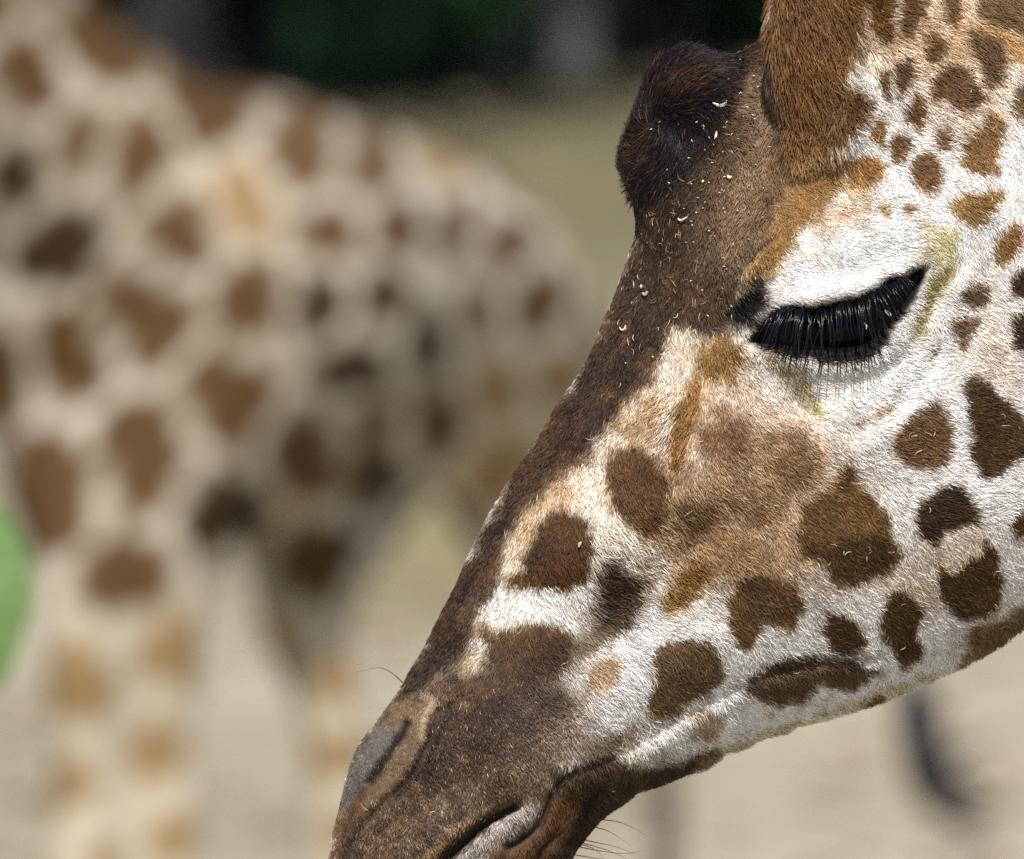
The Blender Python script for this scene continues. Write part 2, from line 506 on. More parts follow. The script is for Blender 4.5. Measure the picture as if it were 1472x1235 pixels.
# ------------------------------------------------------------------ far giraffe (out of focus)
def body_mesh(name, tubes, voxel, mat, parent, color_fn):
    g = Geo()
    for pts, rad in tubes:
        n = max(6, 3 * len(pts))
        q = curve_pts(np.column_stack([np.asarray(pts, float), np.asarray(rad, float)]), n)
        g.tube(q[:, :3], np.clip(q[:, 3], 0.01, None), 18)
    tmp = g.build('tmp', None)
    md = tmp.modifiers.new('r', 'REMESH'); md.mode = 'VOXEL'; md.voxel_size = voxel
    sm = tmp.modifiers.new('s', 'SMOOTH'); sm.factor = 0.5; sm.iterations = 12
    dg = bpy.context.evaluated_depsgraph_get()
    me = bpy.data.meshes.new_from_object(tmp.evaluated_get(dg))
    bpy.data.objects.remove(tmp)
    me.name = name
    n = len(me.vertices)
    co = np.empty(n * 3); me.vertices.foreach_get('co', co); co = co.reshape(-1, 3)
    no = np.empty(n * 3); me.vertex_normals.foreach_get('vector', no); no = no.reshape(-1, 3)
    c4 = np.ones((n, 4), np.float32); c4[:, :3] = color_fn(co, no)
    at_ = me.color_attributes.new('coat', 'FLOAT_COLOR', 'POINT')
    at_.data.foreach_set('color', c4.ravel())
    me.polygons.foreach_set('use_smooth', np.ones(len(me.polygons), bool))
    me.materials.clear(); me.materials.append(mat)
    o = bpy.data.objects.new(name, me)
    return link(o, parent)

CREAM = (192, 182, 163)
C2 = Canvas(-420, 1300, -700, 2050, 4, CREAM, 300)
BR, DK, OR = (82, 60, 34), (54, 38, 20), (142, 118, 82)
# scattered patches everywhere first, then those that the photograph shows
vr = np.random.default_rng(8)
far_patches = [
    (BR, [(5,60),(60,100),(105,140),(85,165),(30,130),(0,105)]), (BR, [(30,-10),(110,25),(190,75),(225,105),(200,110),(120,60),(40,20)]),
    (BR, [(270,95),(350,140),(350,175),(300,165),(275,130)]),
    (DK, [(5,225),(45,235),(50,285),(8,300)]), (DK, [(72,300),(110,280),(122,340),(98,398),(52,400),(55,350)]),
    (BR, [(155,200),(215,185),(238,225),(205,255),(190,290),(160,250)]), (BR, [(236,300),(275,295),(290,340),(264,375),(240,340)]),
    (OR, [(312,245),(345,260),(395,325),(378,330),(338,300)]), (BR, [(160,405),(185,372),(225,418),(262,460),(252,500),(198,508),(175,455)]),
    (BR, [(320,382),(382,375),(388,440),(410,488),(370,474),(322,438)]), (DK, [(436,380),(478,428),(480,458),(442,436)]),
    (BR, [(312,528),(350,512),(372,550),(366,636),(318,624),(306,572)]), (BR, [(145,588),(250,578),(256,642),(216,660),(220,745),(178,738),(150,660)]),
    (BR, [(5,640),(62,605),(86,650),(92,720),(130,775),(112,800),(66,742),(15,680)]), (DK, [(272,722),(310,690),(365,696),(388,745),(352,795),(312,828),(274,780)]),
    (BR, [(414,586),(436,586),(448,640),(510,690),(492,712),(436,700),(414,650)]), (DK, [(506,640),(552,626),(576,660),(552,706),(512,698)]),
    (DK, [(470,508),(558,512),(564,560),(500,564),(470,542)]), (DK, [(542,405),(564,418),(564,450),(542,442)]),
    (DK, [(598,425),(634,438),(640,515),(602,524)]), (BR, [(404,800),(450,770),(486,800),(480,858),(428,856)]),
    (OR, [(346,886),(380,890),(430,950),(430,986),(398,978)]), (OR, [(96,960),(126,946),(154,1000),(138,1036),(98,1022)]),
    (BR, [(156,820),(222,808),(234,862),(168,868)]), (OR, [(214,888),(272,888),(262,962),(230,984)]),
    (OR, [(178,1068),(244,1048),(268,1082),(226,1134),(182,1102)]), (OR, [(216,1188),(272,1186),(272,1240),(228,1240)]),
    (OR, [(466,958),(504,958),(504,1012),(466,1002)]), (OR, [(466,1060),(504,1060),(504,1098),(466,1092)]),
    (OR, [(686,536),(732,530),(744,572),(698,594)]), (BR, [(440,305),(502,338),(494,374),(462,350)]), (BR, [(556,312),(580,318),(592,352),(570,350)]),
    (BR, [(676,425),(694,428),(694,485),(678,482)]), (BR, [(640,300),(662,310),(676,372),(656,366)]), (BR, [(700,330),(716,340),(726,390),(708,386)]),
    (BR, [(606,590),(650,585),(655,630),(610,635)]), (OR, [(690,650),(740,650),(745,680),(690,682)]), (BR, [(752,420),(772,420),(780,470),(758,465)]),
    (BR, [(398,205),(440,200),(470,240),(430,255)]), (BR, [(505,215),(560,225),(575,262),(520,262)]), (OR, [(580,175),(640,190),(690,250),(640,245),(590,215)]),
    (BR, [(50,480),(110,470),(125,520),(70,540)]), (BR, [(0,500),(10,520),(0,560),(-40,540)]), (BR, [(100,190),(130,180),(140,240),(110,262)]),
    (OR, [(780,520),(815,515),(820,560),(790,570)]), (BR, [(520,600),(548,600),(548,622),(522,622)])]
# packed patches parted by a narrow pale net: one cell round the middle of every patch
seeds = [tuple(np.mean(p, axis=0)) for _, p in far_patches]
cols = [c for c, _ in far_patches]
for x in range(-400, 1300, 46):
    for y in range(-680, 2040, 46):
        q = (x + vr.uniform(-20, 20), y + vr.uniform(-20, 20))
        if min((q[0] - s_[0]) ** 2 + (q[1] - s_[1]) ** 2 for s_ in seeds) > (122 if (-30 < x < 860 and -20 < y < 1240) else 90) ** 2:
            seeds.append(q); cols.append(BR if y < 800 else OR)
seeds = np.array(seeds); cols = np.array(cols, float)
WX, WY = C2.X + C2.nx * 1.2, C2.Y + C2.ny * 1.2
d1 = np.full(C2.X.shape, 1e9); d2 = d1.copy(); own = np.zeros(C2.X.shape, int)
for k, (sx_, sy_) in enumerate(seeds):
    dd = np.hypot((WX - sx_) * 1.12, WY - sy_)
    near = dd < d1
    d2 = np.where(near, d1, np.minimum(d2, dd)); own = np.where(near, k, own); d1 = np.where(near, dd, d1)
gap = (d2 - d1) * .5
wid = np.interp(C2.Y, [-700, 500, 800, 1000, 2000], [9, 10, 13, 24, 28])
k_ = np.clip((gap - wid + 3) / 6, 0, 1)
cc_ = cols[own]
# sun sheen on rump and back painted into the patches as a lighter tone
sun_sheen = np.clip((C2.X - 330) / 200, 0, 1) * np.clip((330 - C2.Y) / 200, 0, 1) * .5
C2.a[:] = C2.a + (cc_ - C2.a) * k_[..., None]
for c, p in far_patches:
    C2.poly(p, c, 7, 0.9, 0.5)
C2.poly([(30, -14), (150, 42), (235, 84), (340, 138), (450, 146), (560, 158), (555, 168), (440, 158), (330, 152), (225, 100), (140, 58), (20, 4)], BR, 5, 0.5)
C2.a[:] = C2.a + (np.clip(C2.a, 150, 215) * np.array([1, .86, .72]) - C2.a) * (sun_sheen * (C2.a.mean(-1) < 150))[..., None]
low = np.clip((C2.Y - 780) / 200, 0, 1)[..., None]
C2.a[:] = C2.a + (np.clip(C2.a * .92 + np.array([6, 4, 0]), 0, 205) - C2.a) * low

def far_color(co, no):
    x, y = project(co)
    return lin(C2.get(x, y))

def J(*rows):
    return [at(a, b, d) for a, b, d, r_ in rows], [r_ for *_, r_ in rows]

groot = empty('giraffe', on_ground(300, 1950), 'blurred giraffe standing in the background, seen from its shoulder with neck off the top left', 'giraffe', 'giraffes in the yard')
tubes = [
    J((150, 430, 18.95, .34), (270, 440, 19.1, .47), (430, 445, 19.6, .42), (585, 470, 20.1, .385), (680, 520, 20.5, .30), (762, 566, 20.8, .19)),
    J((230, 380, 19.0, .38), (40, 190, 18.85, .29), (-90, -10, 18.7, .24), (-220, -330, 18.5, .18), (-330, -640, 18.4, .14), (-350, -720, 18.4, .13)),
    J((-340, -700, 18.4, .145), (-420, -660, 18.35, .125), (-520, -590, 18.3, .085), (-600, -530, 18.3, .075)),
    J((250, 560, 18.9, .30), (215, 760, 18.75, .17), (225, 900, 18.7, .10), (238, 1100, 18.7, .07), (240, 1330, 18.7, .09), (240, 1450, 18.7, .065), (240, 1780, 18.7, .06), (240, 1880, 18.7, .085), (240, 1985, 18.7, .10)),
    J((140, 560, 18.95, .28), (118, 760, 18.7, .135), (112, 900, 18.6, .09), (115, 1100, 18.6, .07), (115, 1330, 18.6, .10), (115, 1450, 18.6, .065), (112, 1780, 18.6, .06), (112, 1880, 18.6, .085), (112, 1995, 18.6, .10)),
    J((500, 590, 19.9, .25), (450, 780, 19.45, .16), (440, 900, 19.4, .105), (478, 1050, 19.4, .075), (490, 1300, 19.4, .09), (490, 1420, 19.4, .06), (490, 1720, 19.4, .055), (490, 1870, 19.4, .08), (490, 1978, 19.4, .095)),
    J((730, 560, 20.7, .27), (770, 760, 20.7, .17), (775, 900, 20.75, .11), (770, 1000, 20.8, .075), (730, 1200, 20.8, .08), (715, 1420, 20.8, .06), (710, 1720, 20.8, .055), (710, 1800, 20.8, .08), (710, 1890, 20.8, .095)),
]
body_mesh('body', tubes, 0.035, M_fargiraffe, groot, far_color)
g = Geo(); g.tube(curve_pts([at(795, 470, 20.85), at(850, 560, 21.0), at(860, 760, 21.0), at(862, 900, 21.0)], 12), np.linspace(.05, .02, 12), 8)
tail = g.build('tail', plain('tail_skin', tuple(srgb(150, 115, 80)), .8), groot)
g = Geo(); g.tube(curve_pts([at(862, 890, 21.0), at(862, 980, 21.0), at(866, 1080, 21.0)], 8), [.02, .04, .05, .055, .05, .04, .03, .01], 8)
g.build('tail_tuft', M_barkdark, tail)
for dy in (-0.07, 0.07):
    g = Geo()
    b = at(-345, -760, 18.4) + np.array([0, dy, 0])
    g.tube([b, b + [0.02, dy * .3, .09], b + [.035, dy * .5, .17], b + [.04, dy * .5, .19]], [.035, .028, .03, .03], 8)
    g.build('horn', M_barkdark, groot)
    g = Geo()
    b = at(-300, -740, 18.4) + np.array([0, dy * 1.4, 0])
    g.tube([b, b + [.07, dy * 1.0, .03], b + [.16, dy * 2.0, .05], b + [.21, dy * 2.4, .05]], [.02, .045, .04, .008], 8)
    g.build('ear', plain('ear_hair', tuple(srgb(190, 165, 140)), .8), groot)

# ------------------------------------------------------------------ leafy sapling at the left edge
M_bigleaf = None
def leaf_mat():
    m, N, L, p = new_mat('bright_leaf')
    tc = N.new('ShaderNodeTexCoord')
    nz = N.new('ShaderNodeTexNoise'); nz.inputs['Scale'].default_value = 18
    L.new(tc.outputs['Object'], nz.inputs['Vector'])
    rp = N.new('ShaderNodeValToRGB')
    rp.color_ramp.elements[0].position = .3; rp.color_ramp.elements[0].color = (0.095, 0.18, 0.045, 1)
    rp.color_ramp.elements[1].position = .7; rp.color_ramp.elements[1].color = (0.145, 0.235, 0.075, 1)
    L.new(nz.outputs['Fac'], rp.inputs['Fac']); L.new(rp.outputs[0], p.inputs['Base Color'])
    p.inputs['Roughness'].default_value = .45
    return m
M_bigleaf = leaf_mat()
M_stem = plain('green_stem', (0.10, 0.14, 0.05), .7, .3, 12, .3)
dl = 10.0
sx = at(-175, 800, dl)
base = np.array([sx[0], sx[1], 0.0])
sap = empty('sapling', base, 'leafy sapling at the left edge showing one bright green blurred leaf', 'sapling')
g = Geo()
stem_top = np.array([sx[0] - .05, sx[1], 5.1])
st = curve_pts([base - [0, 0, .1], base + [0.05, 0, 1.6], base + [-.04, 0, 3.2], stem_top], 20)
g.tube(st, np.linspace(.035, .010, 20), 8)
g.build('stem', M_stem, sap)

def leaf_blade(base_p, tip_p, half_w, normal, curl, name='leaf'):
    base_p, tip_p, normal = map(lambda q: np.asarray(q, float), (base_p, tip_p, normal))
    ax = tip_p - base_p; Ln = np.linalg.norm(ax); ax /= Ln
    sd = np.cross(ax, normal); sd /= np.linalg.norm(sd); nn = np.cross(sd, ax)
    V, F = [], []
    n, m = 16, 8
    for side in (1, -1):
        for i in range(n + 1):
            t = i / n
            w = half_w * (math.sin(math.pi * t ** 0.8) ** 0.8 if 0 < t < 1 else 0.0) + 0.0008
            for j in range(m + 1):
                s = 2 * j / m - 1
                q = base_p + ax * t * Ln + sd * s * w + nn * (abs(s) * w * 0.35 - curl * (t - .5) ** 2 * Ln + 0.004 * math.cos(t * 40) * abs(s)) + nn * side * 0.0006
                V.append(q)
        o = 0 if side == 1 else (n + 1) * (m + 1)
        for i in range(n):
            for j in range(m):
                a = o + i * (m + 1) + j
                f = [a, a + 1, a + m + 2, a + m + 1]
                F.append(f if side == 1 else f[::-1])
    lf = mesh_np(name, V, F, M_bigleaf, sap)
    g = Geo(); g.tube(curve_pts([base_p - ax * .06, base_p, base_p + ax * Ln * .5 - nn * curl * .0, tip_p], 8), np.linspace(.004, .001, 8), 6)
    return lf
leaf_blade(at(-52, 700, dl), at(2, 990, dl), at(68, 0, dl)[0] - at(0, 0, dl)[0], -FWD + UP * .55 + RIGHT * .25, .25)
r = np.random.default_rng(12)
for i in range(13):
    p = st[int(6 + i)]
    a = i * 2.4
    dirv = np.array([-abs(math.cos(a)) * (0.8 if i % 2 else 0.5), math.sin(a), r.uniform(-.3, .4)])
    dirv /= np.linalg.norm(dirv)
    b = p + dirv * .06
    leaf_blade(b, b + dirv * r.uniform(.16, .24), r.uniform(.04, .06), np.array([0, -.3, 1.]), .25)

# ------------------------------------------------------------------ branch and post on the yard
M_burnt = plain('dark_wood', (0.012, 0.012, 0.015), .8, .2, 9, .4, .4)
P = [on_ground(a, b, 0.05) for a, b in ((1306, 975), (1316, 1010), (1326, 1060), (1340, 1105), (1372, 1140), (1408, 1158))]
g = Geo()
g.tube(curve_pts(P, 24), np.interp(np.linspace(0, 1, 24), [0, .2, .55, 1], [.035, .065, .06, .035]), 10)
br_root = empty('branch', P[2], 'dark curved branch lying on the pale ground under the jaw of the near giraffe', 'branch')
g.build('bough', M_burnt, br_root)
g = Geo(); g.tube(curve_pts([P[3], P[3] + [.10, .05, .05], P[3] + [.2, .2, .06]], 6), np.linspace(.022, .008, 6), 7)
g.build('twig', M_burnt, br_root)
pb = on_ground(950, 1290)
kd = (pb - CAM) @ FWD
post = empty('post', pb, 'dark weathered post stump standing below the chin of the near giraffe', 'post')
g = Geo()
tp = at(955, 1100, kd)
g.tube(curve_pts([pb - [0, 0, .2], pb * .5 + tp * .5 + [.01, 0, 0], tp], 9), np.linspace(.052, .04, 9), 10)
g.build('shaft', plain('weathered_wood', (0.13, 0.105, 0.085), .9, .1, 14, .5, .5), post)
g = Geo(); ringp = pb * .3 + tp * .7
a = np.linspace(0, 2 * math.pi, 17)
g.tube(np.stack([ringp[0] + .05 * np.cos(a), ringp[1] + .05 * np.sin(a), ringp[2] + 0 * a], -1), np.full(17, .008), 6)
g.build('wire_loop', M_burnt, post)
# ------------------------------------------------------------------ near giraffe: coat map of the head
WH = (236, 231, 226); TAN = (158, 120, 84); TAN2 = (196, 168, 138)
B1 = (106, 83, 55); B2 = (82, 61, 36); B3 = (62, 46, 28); RED = (112, 70, 34); OCH = (150, 102, 44); OBR = (152, 117, 70)
C1 = Canvas(380, 2400, -420, 1640, 2, WH, 100)
P, Ln, BL = C1.poly, C1.line, C1.blob
vr = np.random.default_rng(4)
for gy_ in range(-400, 1640, 88):                       # neck and poll outside the picture
    for gx_ in range(1250, 2400, 88):
        if gx_ < 1500 and -20 < gy_ < 1000:
            continue
        x, y = gx_ + vr.uniform(-22, 22), gy_ + vr.uniform(-22, 22); R = vr.uniform(26, 42)
        P([(x + R * math.cos(t) * vr.uniform(.7, 1.1), y + R * math.sin(t) * vr.uniform(.8, 1.2)) for t in np.arange(0, 6.2, 0.9)], B1, 5)

# washes on the cheek
BL(1090, 690, 150, 110, 30, (166, 128, 92), .85, .25)
BL(1000, 760, 120, 80, 20, (146, 112, 76), .8, .3)
BL(1060, 800, 110, 40, 10, (160, 122, 84), .7, .3)
BL(1030, 560, 60, 60, 0, TAN2, .8, .4)
BL(1375, 795, 70, 32, -20, TAN2, .7, .3); BL(1330, 860, 50, 25, 0, TAN2, .6, .3); BL(1250, 830, 60, 25, 0, TAN2, .45, .3)
BL(1300, 60, 130, 60, 0, (190, 158, 122), .75, .5); BL(1380, 50, 70, 60, 0, (186, 150, 105), .7, .4)
BL(1420, 470, 60, 80, 0, (206, 184, 164), .55, .5); BL(1440, 560, 40, 60, 0, (190, 160, 130), .4, .5)
BL(1380, 170, 70, 40, 20, (200, 172, 144), .6, .4); BL(1440, 140, 40, 40, 0, (200, 172, 144), .6, .4)
# forehead and nose bridge
fore = [(470, 1260), (481, 1190), (513, 1070), (571, 990), (661, 820), (741, 670), (831, 534), (880, 420), (905, 322), (880, 224), (905, 100), (980, 40), (1112, 30), (1130, 150), (1150, 240), (1130, 300), (1100, 350), (1062, 400), (1046, 440), (1050, 488), (1000, 478), (958, 470), (950, 530), (925, 560), (895, 585), (872, 620), (850, 655), (800, 690), (765, 720), (735, 770), (715, 820), (705, 860), (690, 905), (665, 950), (620, 985), (600, 1010), (600, 1100), (560, 1240)]
P(fore, (66, 47, 32), 15, 1, 2.0)
P([(905, 300), (880, 230), (905, 100), (980, 45), (1060, 70), (1050, 150), (1030, 240), (985, 330), (960, 420), (930, 540), (880, 600), (800, 690), (742, 750), (790, 640), (880, 480), (925, 380)], B3, 22, .85, 1, .2)
BL(960, 360, 30, 110, 12, (54, 38, 28), .7, .3); BL(1076, 255, 44, 100, 12, (168, 144, 122), .9, .25); BL(1058, 350, 48, 70, 20, (150, 126, 104), .8, .3); BL(1088, 140, 28, 60, 0, (160, 138, 118), .85, .2)
BL(1020, 420, 45, 50, 0, (100, 78, 60), .6, .4)
BL(885, 530, 32, 42, 25, (46, 30, 24), .9); BL(940, 545, 22, 30, 0, (88, 58, 32), .7); BL(830, 620, 24, 50, 32, (52, 34, 24), .8); BL(860, 470, 18, 30, 25, (96, 66, 44), .7)
BL(905, 480, 18, 24, 0, (56, 38, 30), .7); BL(950, 440, 30, 18, 0, (60, 42, 30), .6)
BL(715, 765, 14, 34, 30, (52, 36, 30), .8); BL(690, 840, 14, 40, 28, (100, 70, 48), .6); BL(640, 880, 26, 50, 30, (74, 52, 34), .8); BL(610, 960, 18, 30, 32, (60, 44, 32), .6)
BL(780, 655, 30, 60, 33, (94, 62, 38), .6, .4)
for q in range(60):
    t_q = vr.random(); x_ = 650 + 290 * t_q + vr.uniform(-10, 34); y_ = 900 - 480 * t_q + vr.uniform(-20, 20)
    BL(x_, y_, vr.uniform(3, 7), vr.uniform(12, 26), 28 + vr.uniform(-12, 12), ((36, 25, 20), (136, 98, 64), (56, 38, 30))[q % 3], vr.uniform(.45, .8), .5)
for q in range(70):                                      # its edge breaks up into streaks over the cheek
    k_q = vr.random(); e_ = curve_pts([(985, 478), (950, 530), (895, 585), (850, 655), (800, 690), (765, 720), (735, 770), (712, 830)], 40)[int(k_q * 39)]
    BL(e_[0] + vr.normal() * 9, e_[1] + vr.normal() * 9, vr.uniform(3, 5.5), vr.uniform(10, 24), 22 + vr.uniform(-12, 12), ((206, 190, 170), (96, 66, 42))[q % 2], vr.uniform(.4, .8), .4)
# horn knob
P([(892, 250), (886, 200), (910, 110), (960, 52), (1050, 66), (1065, 90), (1050, 130), (1030, 190), (1000, 230), (960, 280), (915, 310)], (32, 24, 24), 12, 1)
BL(975, 115, 45, 22, -35, (84, 56, 34), .8, .5); BL(915, 215, 20, 30, 20, (82, 52, 38), .8, .3); BL(985, 190, 35, 40, 0, (20, 15, 14), .9); BL(940, 170, 22, 30, 20, (36, 26, 24), .6)  # the near-black core paints in the knob's shade
# white and tan stripes between forehead and cheek
P([(962, 470), (1000, 478), (1010, 500), (985, 545), (965, 600), (955, 650), (915, 645), (890, 648), (875, 670), (885, 720), (905, 765), (930, 785), (960, 795), (945, 815), (905, 805), (862, 790), (850, 745), (815, 728), (785, 742), (765, 776), (752, 812), (729, 828), (712, 836), (722, 795), (745, 755), (790, 705), (850, 660), (880, 618), (915, 575), (945, 540), (955, 500)], (222, 208, 190), 8, .95)
BL(935, 600, 34, 46, 0, (170, 128, 80), .55, .8); BL(900, 630, 24, 30, 0, (166, 124, 76), .5, .8); BL(800, 715, 40, 22, -40, (170, 128, 84), .6, .7); BL(760, 765, 14, 40, 30, (170, 126, 80), .55, .6); BL(985, 500, 20, 30, 0, (186, 160, 132), .5, .6)
P([(968, 588), (985, 560), (1004, 536), (1008, 575), (996, 620), (984, 665), (974, 690), (962, 668), (962, 630)], (160, 116, 66), 7, .9)
P([(1004, 498), (1030, 486), (1062, 488), (1074, 520), (1052, 545), (1020, 552), (1004, 530)], (142, 104, 50), 10, .9, 1, .2)
# patches on the side of the nose
P([(872, 690), (876, 662), (890, 645), (915, 642), (945, 658), (957, 690), (962, 730), (955, 768), (932, 776), (905, 760), (882, 728)], (94, 63, 34), 9, .95, 1.3)
P([(764, 776), (790, 741), (815, 729), (833, 741), (848, 757), (856, 784), (852, 812), (834, 843), (817, 859), (790, 845), (752, 847), (723, 851), (728, 831), (752, 820)], (86, 56, 28), 7, 1, 1.1)
BL(775, 800, 18, 24, 30, (54, 36, 20), .7)
P([(854, 827), (878, 802), (905, 825), (937, 835), (930, 862), (905, 896), (870, 910), (852, 908), (862, 863)], (60, 42, 28), 13, .95, 1.2)
BL(880, 905, 40, 12, -38, (78, 56, 38), .7)
P([(952, 846), (976, 818), (1002, 806), (1024, 816), (1008, 850), (986, 873), (958, 886), (950, 866)], (138, 94, 36), 12, .9, 1.2, .2)
P([(968, 726), (1000, 716), (1028, 733), (1010, 768), (985, 782), (966, 760)], (98, 76, 48), 15, .85, 1.2, .3)
BL(930, 815, 40, 14, 20, (176, 164, 152), .6, .6)
P([(1006, 613), (1044, 595), (1078, 611), (1078, 650), (1050, 662), (1018, 660)], (114, 78, 52), 16, .8, 1.4, .3)
P([(1100, 621), (1144, 611), (1178, 642), (1180, 676), (1144, 706), (1110, 676)], (124, 92, 62), 16, .8, 1.4, .3)
P([(1046, 727), (1083, 719), (1108, 737), (1098, 758), (1060, 747)], (118, 86, 56), 14, .75, 1.4, .3)
P([(688, 902), (718, 906), (745, 894), (790, 904), (822, 912), (835, 940), (802, 966), (760, 994), (720, 984), (700, 955)], (88, 62, 36), 12, .95, 1.4)
BL(790, 950, 36, 18, -25, (58, 42, 32), .7); BL(850, 925, 40, 16, -35, (96, 74, 56), .75, .3)
BL(735, 880, 40, 22, -8, (236, 230, 220), .9); BL(845, 880, 26, 26, -40, (170, 156, 144), .6, .6)
# nose side
P([(622, 985), (665, 950), (700, 960), (760, 985), (800, 985), (832, 1010), (810, 1060), (800, 1110), (780, 1155), (745, 1160), (690, 1175), (600, 1240), (470, 1240), (500, 1180), (560, 1140), (600, 1090), (612, 1030)], (76, 60, 52), 16, 1, 1.4, .1)
BL(740, 1030, 60, 55, 0, (66, 52, 48), .85, .3); BL(680, 1060, 45, 60, 0, (70, 50, 38), .8, .3); BL(775, 970, 40, 25, -20, (64, 46, 38), .8); BL(780, 1090, 45, 40, 0, (132, 112, 98), .7, .4); BL(700, 1130, 60, 30, -20, (104, 82, 62), .6, .4); BL(640, 1130, 40, 40, -30, (70, 50, 36), .6, .3)
BL(640, 1010, 22, 36, 10, (120, 90, 62), .6, .3); BL(700, 990, 40, 18, -10, (124, 92, 58), .6, .4); BL(560, 1200, 50, 35, -30, (112, 82, 54), .8, .3); BL(590, 1160, 50, 20, -40, (88, 64, 46), .7)
for q in range(46):                                     # light and dark hair mixed over the muzzle
    x_, y_ = vr.uniform(520, 810), vr.uniform(1000, 1230)
    BL(x_, y_, vr.uniform(5, 16), vr.uniform(4, 9), vr.uniform(-60, 30), (148, 124, 104) if q % 3 else (58, 44, 38), vr.uniform(.25, .6), .6)
BL(815, 1075, 38, 40, 0, (150, 134, 124), .6, .5); BL(765, 1120, 34, 26, 0, (156, 138, 122), .6, .5)
P([(652, 968), (668, 936), (690, 938), (694, 962), (676, 978)], (200, 178, 150), 9, .8, 1, .5)
P([(600, 1240), (640, 1205), (690, 1172), (745, 1150), (758, 1160), (700, 1182), (650, 1222), (620, 1260), (560, 1300), (560, 1260)], (158, 122, 78), 9, .85)
# mottled passage to the white snout
BL(830, 1040, 30, 60, 10, (150, 132, 122), .6, .7); BL(880, 1070, 60, 18, -28, (112, 96, 80), .85, .3); BL(845, 1010, 20, 30, 0, (196, 184, 176), .6, .4)
# nostril
P([(478, 1196), (500, 1108), (515, 1074), (551, 1036), (566, 1030), (584, 1036), (578, 1052), (556, 1085), (528, 1128), (505, 1165), (496, 1185)], (106, 99, 102), 6, 1, .5)
BL(568, 1036, 22, 14, -45, (118, 98, 70), .8)
P([(555, 1022), (575, 1004), (600, 998), (613, 1008), (610, 1045), (600, 1085), (585, 1118), (560, 1145), (530, 1172), (514, 1166), (530, 1138), (552, 1104), (574, 1066), (585, 1040), (570, 1036)], (118, 100, 78), 8, 1, .8, .2)
Ln([(584, 1040), (572, 1066), (552, 1096), (534, 1122)], (24, 20, 22), 7, 5, .95, .4)
P([(614, 1006), (623, 1000), (627, 1018), (618, 1044), (608, 1062), (600, 1056), (610, 1030)], (180, 156, 126), 5, .8, .8)
P([(470, 1245), (486, 1180), (512, 1152), (530, 1138), (530, 1152), (512, 1180), (502, 1210), (490, 1245)], (120, 90, 56), 8, .8, .8)
for l in ([(630, 1018), (622, 1052), (606, 1086), (592, 1112)], [(646, 1012), (638, 1050), (620, 1090), (598, 1124), (570, 1148)], [(592, 1112), (572, 1132), (548, 1156), (528, 1176), (505, 1215), (494, 1245)], [(506, 1168), (496, 1205), (486, 1245)], [(600, 1100), (585, 1125)]):
    Ln(l, (40, 30, 26), 6, 6, .7, 1.3)  # wrinkle shade painted in as dark streaks along the folds
Ln([(664, 1004), (655, 1040), (640, 1070)], (60, 42, 32), 5, 5, .6); Ln([(600, 975), (628, 952), (650, 928)], (48, 36, 30), 4, 4, .7); Ln([(585, 1000), (615, 975), (640, 962)], (48, 36, 30), 3, 4, .6)
DOTS = [(340, 930), (570, 920), (530, 1025), (440, 1070), (600, 1060), (610, 985), (520, 1090), (330, 1130), (370, 1190), (440, 1155), (850, 790), (830, 880), (710, 910), (900, 860), (780, 830), (620, 880), (560, 820), (400, 1010), (690, 1060), (740, 1090), (300, 1060), (860, 930), (740, 960), (700, 940), (640, 1000), (820, 670), (490, 915), (250, 1180), (560, 1150), (650, 1120), (480, 1200)]
DOTS = [(460 + a / 4.05, 930 + b / 4.05) for a, b in DOTS]
P([(440, 1260), (520, 1240), (700, 1240), (800, 1250), (800, 1420), (440, 1450)], (112, 84, 60), 20, .95, 1, .2)
for x, y in DOTS:
    BL(x + 1, y - 1, 6, 5, 0, (176, 156, 136), .75); BL(x, y, 2.4, 2.8, 0, (20, 16, 16), .95)
# lips and chin
P([(690, 1200), (720, 1174), (745, 1160), (770, 1158), (782, 1168), (768, 1192), (725, 1215), (690, 1245), (640, 1290), (600, 1300), (640, 1250)], (178, 170, 166), 7, 1, .7)
P([(612, 1246), (650, 1208), (690, 1176), (722, 1160), (742, 1156), (735, 1168), (705, 1188), (680, 1212), (650, 1240), (620, 1270)], (34, 26, 24), 5, .85, .5)
chin = [(782, 1168), (790, 1140), (805, 1115), (850, 1100), (885, 1085), (900, 1098), (918, 1112), (950, 1108), (985, 1092), (1030, 1078), (1045, 1090), (942, 1150), (870, 1200), (821, 1260), (780, 1330), (690, 1400), (560, 1420), (600, 1330), (690, 1245), (730, 1215), (770, 1192)]
P(chin, (62, 46, 32), 8, 1, 1, .1)
BL(800, 1180, 28, 40, 30, (116, 76, 40), .8, .3); BL(740, 1235, 50, 24, -35, (118, 82, 46), .8, .4)
Ln([(880, 1090), (830, 1110), (802, 1130), (786, 1165), (770, 1190), (735, 1215)], (36, 26, 20), 9, 8, .85)
Ln([(858, 1140), (842, 1160), (838, 1190), (818, 1230), (800, 1262)], (28, 20, 16), 16, 12, .85); Ln([(800, 1195), (780, 1220), (760, 1250)], (38, 26, 18), 7, 6, .7)
BL(930, 1100, 60, 14, -24, (104, 88, 66), .7, .4); BL(905, 1090, 30, 14, -20, (176, 164, 148), .5, .6)
P([(905, 1095), (940, 1062), (985, 1045), (1000, 1065), (985, 1085), (940, 1100)], (226, 222, 214), 8, .8)
P([(1063, 1068), (1125, 1046), (1240, 1006), (1345, 965), (1345, 975), (1240, 1016), (1125, 1056), (1040, 1090), (1000, 1110), (1005, 1098)], (190, 172, 128), 5, .7)
P([(982, 1029), (1016, 1017), (1038, 1034), (1028, 1070), (996, 1060)], (160, 140, 116), 8, .75, 1.2, .4)
